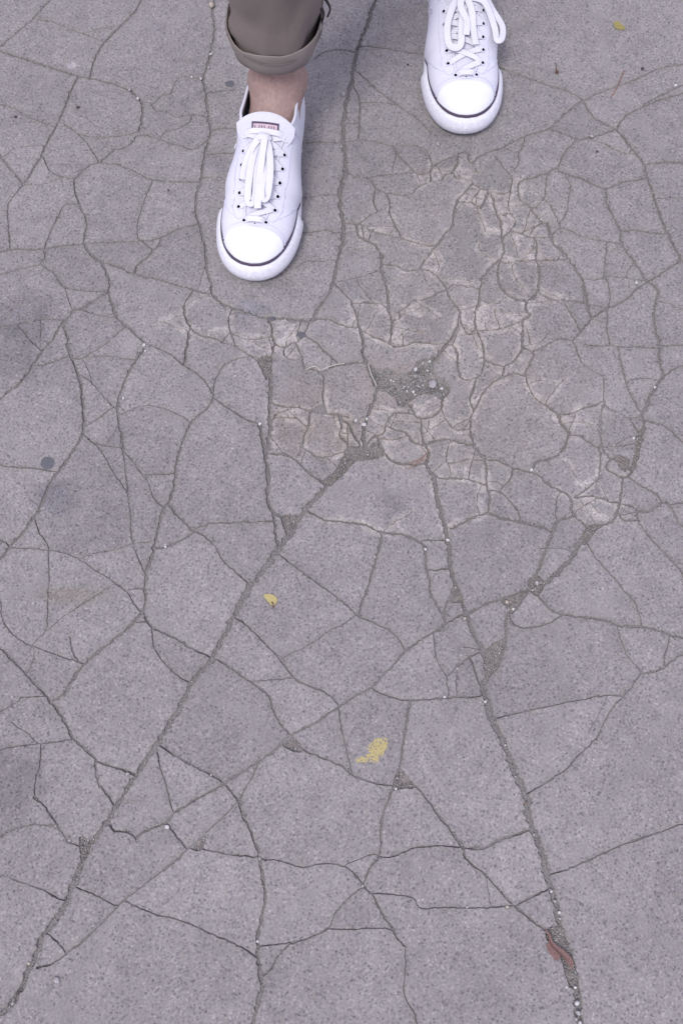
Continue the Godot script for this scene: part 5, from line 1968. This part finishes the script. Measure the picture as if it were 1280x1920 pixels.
func litter():
	var yellow := grainy(Color(0.55, 0.465, 0.20), 0.8, 0.35, 0.06, 0.05, 0.012)
	yellow.backlight_enabled = true
	yellow.backlight = Color(0.3, 0.25, 0.08)
	var rust := grainy(Color(0.28, 0.165, 0.15), 0.9, 0.5, 0.05, 0.05, 0.02)
	var straw := plain(Color(0.40, 0.37, 0.33), 0.9)
	var bark := grainy(Color(0.16, 0.09, 0.07), 0.95, 0.4, 0.06, 0.0, 0.02)
	var needle := plain(Color(0.23, 0.14, 0.115), 0.8)
	var tar := grainy(Color(0.115, 0.115, 0.13), 0.75, 0.3, 0.05, 0.03, 0.02)

	# crushed yellow petal: pressed into the grain, with ragged gaps
	var whole := [140, -1563, 187, -1597, 257, -1603, 292, -1643, 281, -1712, 340, -1759, 376, -1811, 446, -1799, 505, -1793, 527, -1735, 497, -1655, 449, -1586, 396, -1540, 343, -1517, 303, -1551, 221, -1528, 169, -1523]
	thing("petal", flake_with_gaps(whole, 0.45, 0.33), yellow, "crushed pale yellow petal pressed flat on the slab above the small triangular hole", "petal", middle(whole))
	var small := [-890, -3409, -841, -3434, -786, -3422, -742, -3384, -741, -3333, -777, -3295, -826, -3320]
	var bud = thing("yellow_leaf", flake(small, 0.9, 0.9, 0.25, 5.0), yellow, "small yellow leaf with a brown stalk right of the long diagonal crack", "leaf", middle(small))
	part("stalk", tube([Vector3(0.0005, 0.0008, 0.003), Vector3(0.002, 0.0009, 0.007), Vector3(0.0022, 0.0007, 0.011)], [0.0011, 0.0013, 0.0004], 6).done(), bark, bud)
	var scrap := [3838, -11776, 3900, -11795, 3968, -11718, 3986, -11671, 3902, -11652, 3839, -11699]
	thing("leaf_scrap", flake(scrap, 0.8, 0.8, 0.25, 9.0), grainy(Color(0.42, 0.36, 0.12), 0.8, 0.5, 0.08, 0.0, 0.01), "yellowish leaf scrap lying alone on the asphalt at the upper right", "leaf", middle(scrap))
	var red := [2100, 160, 2125, 212, 2145, 248, 2136, 294, 2111, 335, 2130, 386, 2166, 432, 2207, 473, 2241, 463, 2249, 417, 2285, 453, 2325, 509, 2360, 559, 2380, 509, 2368, 453, 2322, 402, 2270, 356, 2217, 325, 2181, 284, 2163, 222]
	var dry = thing("dry_leaf", flake(red, 0.8, 0.9, 0.3, 2.0), rust, "red brown torn dry leaf lying across the wide right crack", "leaf", middle(red))
	var c := middle(red)
	part("vein", tube([Vector3(0.2128, 0.0012, 0.0230) - c, Vector3(0.2165, 0.0019, 0.0330) - c, Vector3(0.2240, 0.0019, 0.0405) - c, Vector3(0.2345, 0.0012, 0.0500) - c].map(func(q): return Vector3(q.x, q.y if absf(q.y) < 0.01 else 0.002, q.z)), [0.0004, 0.0006, 0.0006, 0.0003], 5).done(), bark, dry)

	thing("twig", tube(curve([Vector3(0.0105, 0.0035, -0.0245), Vector3(0.003, 0.002, -0.006), Vector3(-0.0043, 0.0016, 0.0095), Vector3(-0.011, 0.0014, 0.0205)], 6), 0.0007, 6).done(), grainy(Color(0.36, 0.19, 0.15), 0.9, 0.5, 0.05), "thin reddish twig lying across the crack fork at the upper right", "twig", Vector3(0.3793, 0, -1.0680))
	thing("seed_stem", tube(curve([Vector3(0.0, 0.0012, -0.0095), Vector3(0.0006, 0.0012, -0.003), Vector3(0.0006, 0.0018, 0.004), Vector3(0.0008, 0.0022, 0.008), Vector3(0.0010, 0.0020, 0.0105)], 4), [0.0005, 0.0005, 0.0005, 0.0005, 0.0005, 0.0005, 0.0005, 0.0005, 0.0006, 0.001, 0.0018, 0.0024, 0.0026, 0.0026, 0.0024, 0.0018, 0.0008], 7).done(), bark, "dark seed on a short stem lying right of the rear sneaker", "seed", ground_at(1041, 128))
	# needles in a loose bundle below the hole
	var n := 0
	for q in [[-0.012, 0.013, 0.013, -0.010, "longest of the three red brown needles below the crumbled hole, lying lowest"], [-0.010, 0.006, 0.016, -0.013, "middle one of the three red brown needles below the crumbled hole"], [-0.002, 0.004, 0.017, -0.005, "shortest of the three red brown needles below the crumbled hole, on the right"]]:
		thing("needle", tube(curve([Vector3(q[0], 0.0014, q[1]), Vector3((q[0] + q[2]) * 0.5 + 0.002, 0.0026 + 0.0004 * n, (q[1] + q[3]) * 0.5 + 0.002), Vector3(q[2], 0.0014, q[3])], 8), 0.0005, 5).done(), needle, q[4], "needle", ground_at(781, 862), "red brown needles below the crumbled hole")
		n += 1
	for q in [[572, 694, 590, 688, 601, 696, "pale curled straw, left one of two between the worn slabs left of the crumbled hole"], [603, 694, 625, 686, 646, 682, "pale straw, right one of two between the worn slabs left of the crumbled hole"], [690, 684, 697, 706, 706, 724, "pale straw standing along the left rim of the crumbled hole"]]:
		var a := ground_at(q[0], q[1])
		var m := ground_at(q[2], q[3])
		var e := ground_at(q[4], q[5])
		thing("straw", tube(curve([Vector3.ZERO + Vector3(0, 0.0010, 0), m - a + Vector3(0, 0.0016, 0), e - a + Vector3(0, 0.0010, 0)], 8), 0.0006, 6).done(), straw, q[6], "straw", a, "pale straws round the crumbled hole")
	for q in [[90, 868, 9.0, 1.0, "round dark grey gum spot left of the bent crack on the left side"], [431, 157, 6.5, 0.8, "small dark gum spot on the asphalt left of the bare ankle"], [565, 628, 5.5, 0.75, "small dark gum spot on the worn patch below the front sneaker"], [510, 598, 3.2, 0.9, "tiny dark gum spot on the crack below the front sneaker toe"]]:
		var o := PackedVector2Array()
		var rows := []
		for r in [[1.0, 0.05], [0.9, 0.28], [0.55, 0.38], [0.0, 0.40]]:
			var row := []
			for k in 28:
				var t := TAU * k / 28
				var w: float = q[2] * r[0] * (1.0 + 0.16 * rough.get_noise_2d(cos(t) * 22.0 + q[0], sin(t) * 22.0))
				row.append(Vector3(cos(t) * w, r[1] + 0.35, sin(t) * w * q[3]) * 0.001)
			rows.append(row)
		var b := Builder.new()
		b.sheet(rows, true, true)
		thing("gum_spot", b.done(), tar, q[4], "gum spot", ground_at(q[0], q[1]), "old gum spots trodden flat")
	pebble(0.0920, -0.6336, 8.6, "w", "bright white pebble at the upper edge of the crumbled hole, largest white one there")
	pebble(0.1102, -0.6447, 6.0, "w", "small white pebble at the top of the crumbled hole, beside the dark crack leading up")
	pebble(0.1237, -0.6071, 7.2, "w", "thin white stone sliver standing at the right rim of the crumbled hole")
	pebble(0.0887, -0.6028, 6.6, "w", "pale stone splinter lying in the middle of the crumbled hole")
	pebble(0.0613, -0.6188, 4.6, "w", "tiny white pebble in the brown left half of the crumbled hole")
	pebble(0.1126, -0.6115, 17.8, "p", "flat pale grey stone lying in the right half of the crumbled hole")
	pebble(0.0176, -0.5624, 7.2, "w", "white pebble left of the narrow crack below the crumbled hole")
	pebble(0.0273, -0.5567, 7.8, "w", "white pebble in the narrow crack below the crumbled hole, lowest of its three")
	pebble(0.0306, -0.5645, 5.2, "w", "small white pebble in the narrow crack below the crumbled hole, upper right of its three")
	pebble(-0.2463, -0.6657, 7.3, "w", "bright white pebble where two cracks meet left of the front sneaker toe")
	pebble(-0.2413, -0.6709, 5.3, "p", "smaller grey white pebble touching the bright white one left of the front sneaker")
	pebble(-0.2444, -0.6574, 4.7, "w", "tiny white pebble just below the bright white one at the left crack junction")
	pebble(0.2386, 0.0875, 8.1, "w", "largest white pebble in the wide right crack, near its lower end")
	pebble(0.2396, 0.0964, 7.0, "p", "grey white pebble just below the large white one in the wide right crack")
	pebble(0.2370, 0.1023, 4.3, "p", "small grey pebble, third down in the row at the foot of the wide right crack")
	pebble(0.2405, 0.1058, 6.5, "w", "white pebble cut by the bottom border in the wide right crack")
	pebble(0.2386, 0.0730, 4.9, "w", "white pebble in the wide right crack just below the red brown leaf")
	pebble(0.2294, 0.0725, 4.9, "w", "white pebble on the left bank of the wide right crack below the red brown leaf")
	pebble(0.2266, 0.0009, 6.1, "w", "white pebble in the wide right crack above the red brown leaf")
	pebble(0.2273, 0.0071, 4.4, "p", "small pale pebble directly below the white one above the red brown leaf")
	pebble(0.2187, 0.0108, 3.9, "p", "tiny pale pebble left of the wide right crack above the red brown leaf")
	pebble(0.2196, -0.0196, 4.5, "w", "small white pebble in the wide right crack where a side crack joins from the left")
	pebble(0.2229, -0.0101, 5.0, "p", "pale pebble in the wide right crack halfway between the side crack and the red leaf")
	pebble(0.1884, -0.1380, 4.1, "p", "tiny pale pebble in the upper stretch of the wide right crack")
	pebble(0.1984, -0.1099, 5.2, "r", "reddish brown pebble at the dark plug in the wide right crack")
	pebble(0.2051, -0.0773, 4.0, "p", "small pale pebble in the wide right crack just below the dark plug")
	pebble(0.0589, -0.1250, 5.2, "w", "round white pebble in the small triangular hole below the yellow petal")
	pebble(0.0608, -0.1363, 4.1, "p", "small grey pebble at the top of the triangular hole below the yellow petal")
	pebble(-0.1861, -0.0849, 8.6, "w", "egg shaped white pebble beside a crack in the lower left")
	pebble(-0.2904, 0.0660, 10.4, "p", "round pale grey pebble lying loose on the asphalt at the lower left")
	pebble(-0.0867, 0.0289, 5.0, "w", "white pebble in the middle upright crack near the bottom")
	pebble(-0.0844, 0.0740, 3.8, "p", "small pale pebble low in the middle upright crack")
	pebble(-0.0865, -0.0528, 4.0, "p", "small pale pebble where a level crack crosses the middle upright crack")
	pebble(-0.3209, 0.0498, 4.9, "b", "beige pebble at the crack fork in the lower left corner")
	pebble(-0.3291, 0.0780, 6.0, "d", "dark brown lump in the crack at the lower left corner")
	pebble(-0.3335, 0.0880, 4.3, "p", "pale pebble in the crack nearest the lower left corner")
	pebble(-0.2321, -0.1409, 5.2, "p", "pale pebble beside the long diagonal crack, right of the grey oil stain")
	pebble(-0.2895, -0.0712, 4.0, "p", "pale pebble in the short curved crack at the left, near the wide diagonal")
	pebble(-0.3056, -0.0860, 3.4, "p", "tiny pale pebble at the upper bend of the short curved crack at the left")
	pebble(-0.1415, -0.1397, 4.6, "p", "pale pebble on a thin crack left of the branching point in the lower middle")
	pebble(-0.2051, -0.4003, 5.6, "w", "white grey pebble where a thin crack leaves the left upright crack")
	pebble(0.1292, -0.9697, 8.6, "p", "grey white pebble just below the toe of the rear sneaker")
	pebble(0.0029, -1.0530, 9.5, "p", "grey pebble on the upright crack between the two sneakers")
	pebble(0.3760, -0.7556, 6.8, "w", "white pebble on the crossing of cracks near the right edge")
	pebble(0.3854, -0.6071, 5.3, "w", "small white pebble in the dark right hand crack")
	pebble(0.3529, -0.5383, 5.8, "w", "white pebble in the wide dark gap of the right hand crack")
	pebble(0.2270, -0.4971, 7.0, "w", "white pebble below the largest worn slab")
	pebble(0.2340, -0.4957, 4.5, "p", "small pale pebble right of the white one below the largest worn slab")
	pebble(0.1898, -0.3339, 7.3, "b", "beige pebble in the small earth filled notch right of the main crack")
	pebble(0.1968, -0.3263, 5.5, "w", "white pebble low in the earth filled notch right of the main crack")
	pebble(0.1596, -0.2193, 5.3, "w", "white pebble where the triangular earth patch narrows into the wide right crack")
	pebble(0.1147, -0.2246, 5.3, "w", "white pebble on the level crack left of the wide right crack")
	pebble(0.1407, -0.3144, 5.5, "b", "beige pebble in the main crack beside the rounded small slab")
	pebble(0.1301, -0.2565, 4.8, "p", "pale pebble on the slanting hairline left of the triangular earth patch")
	pebble(0.1243, -0.4088, 6.2, "w", "white pebble in the dusty head of the main right crack")
	pebble(0.0978, -0.3970, 5.6, "w", "white pebble at the top of the short crack left of the main one")
	pebble(0.2255, -0.3568, 8.6, "p", "pale grey pebble in the dusty pocket where three cracks meet on the right")
	pebble(-0.2903, -1.0603, 7.3, "p", "pale pebble on the crack in the upper left, left one of two")
	pebble(-0.2784, -1.0458, 7.3, "w", "white pebble on the crack in the upper left, right one of two")
	pebble(-0.2063, -1.0822, 5.9, "w", "small white pebble at the upper left upright crack, left of its bend")
	pebble(-0.1936, -1.0794, 5.2, "w", "small white pebble in the bend of the upper left upright crack")
	pebble(-0.1834, -1.0987, 5.9, "p", "pale pebble just above the bend of the upper left upright crack")
	pebble(-0.1814, -1.1219, 6.7, "w", "white pebble in the upright crack left of the trouser cuff")
	pebble(-0.1841, -1.2083, 12.1, "b", "long beige chip at the very top of the upright crack left of the trouser leg")
	pebble(0.4589, -1.0675, 6.6, "w", "white pebble in the pebbly crack at the upper right edge")
	pebble(0.3370, -0.9828, 7.2, "p", "pale pebble in the short level crack at the upper right")
	pebble(-0.3589, -1.0306, 7.3, "d", "dark round pebble lying on the asphalt in the upper left")
	pebble(-0.4426, -1.0154, 6.5, "d", "dark chip lying on the asphalt at the upper left edge")
	pebble(0.4161, -1.0969, 7.4, "d", "dark seed like pebble lying on the asphalt at the upper right")
	pebble(0.3423, -0.9584, 5.7, "d", "small dark speck of stone on the slab at the upper right")
	pebble(-0.2287, -0.8962, 4.9, "d", "small dark speck of stone left of the front sneaker")
	pebble(-0.2674, -0.5926, 5.9, "w", "white pebble on the left upright crack beside the tall slab")
	pebble(-0.0994, -0.5574, 7.1, "w", "white pebble at the top of the tall slab beside the middle crack")
	pebble(0.0224, -0.0255, 5.0, "p", "pale pebble where three cracks meet in the lower middle")
	pebble(0.1310, -0.0044, 5.0, "p", "pale pebble on the level hairline left of the wide right crack")
	pebble(0.1729, -0.0049, 5.0, "b", "beige pebble where the slanting crack meets the wide right one")
	pebble(0.0918, -1.1042, 5.2, "d", "dark speck on the asphalt between the sneakers")


func ground_at(u: float, v: float) -> Vector3:
	# the place on the ground that a place of the photograph (1280 by 1920) shows
	var f := 960.0 / tan(deg_to_rad(25.0))
	var x := (u - 640.0) / f
	var y := (960.0 - v) / f
	var p := deg_to_rad(70.0)
	var d := Vector3(x, -sin(p) + y * cos(p), -cos(p) - y * sin(p))
	return Vector3(d.x, 0, d.z) * (-EYE / d.y)


func flake_with_gaps(outline: Array, lift: float, share: float) -> ArrayMesh:
	# many small torn bits that together fill the outline
	var p := PackedVector2Array()
	for i in range(0, outline.size(), 2): p.append(Vector2(outline[i], outline[i + 1]) * 0.1)
	var c := Vector2(middle(outline).x, middle(outline).z) * 1000.0
	var rng := RandomNumberGenerator.new()
	rng.seed = 31
	var bb := box(p)
	var b := Builder.new()
	var y := bb.position.y
	while y < bb.end.y:
		var x := bb.position.x
		while x < bb.end.x:
			var q := Vector2(x, y) + Vector2(rng.randf_range(-0.5, 0.5), rng.randf_range(-0.5, 0.5))
			var edge := 1e9
			for k in p.size(): edge = minf(edge, Geometry2D.get_closest_point_to_segment(q, p[k], p[(k + 1) % p.size()]).distance_to(q))
			if Geometry2D.is_point_in_polygon(q, p) and fine.get_noise_2d(q.x * 5.0, q.y * 5.0) > -share + 0.5 * exp(-edge / 2.0) and rng.randf() > 0.12 + 0.35 * exp(-edge / 2.5):
				var m := b.add(Vector3(q.x - c.x, lift + 0.15, q.y - c.y) * 0.001)
				var r := rng.randf_range(0.8, 1.35)
				var lean := Vector2(rng.randf_range(-0.15, 0.15), rng.randf_range(-0.15, 0.15))
				for k in 7:
					var e := Vector2.from_angle(TAU * k / 7.0 + rng.randf() * 0.5) * r * rng.randf_range(0.6, 1.1)
					b.add(Vector3(q.x - c.x + e.x, lift + lean.dot(e) - 0.15, q.y - c.y + e.y) * 0.001)
				for k in 7: b.tri(m, m + 1 + k, m + 1 + (k + 1) % 7)
			x += 1.15
		y += 1.15
	return b.done()
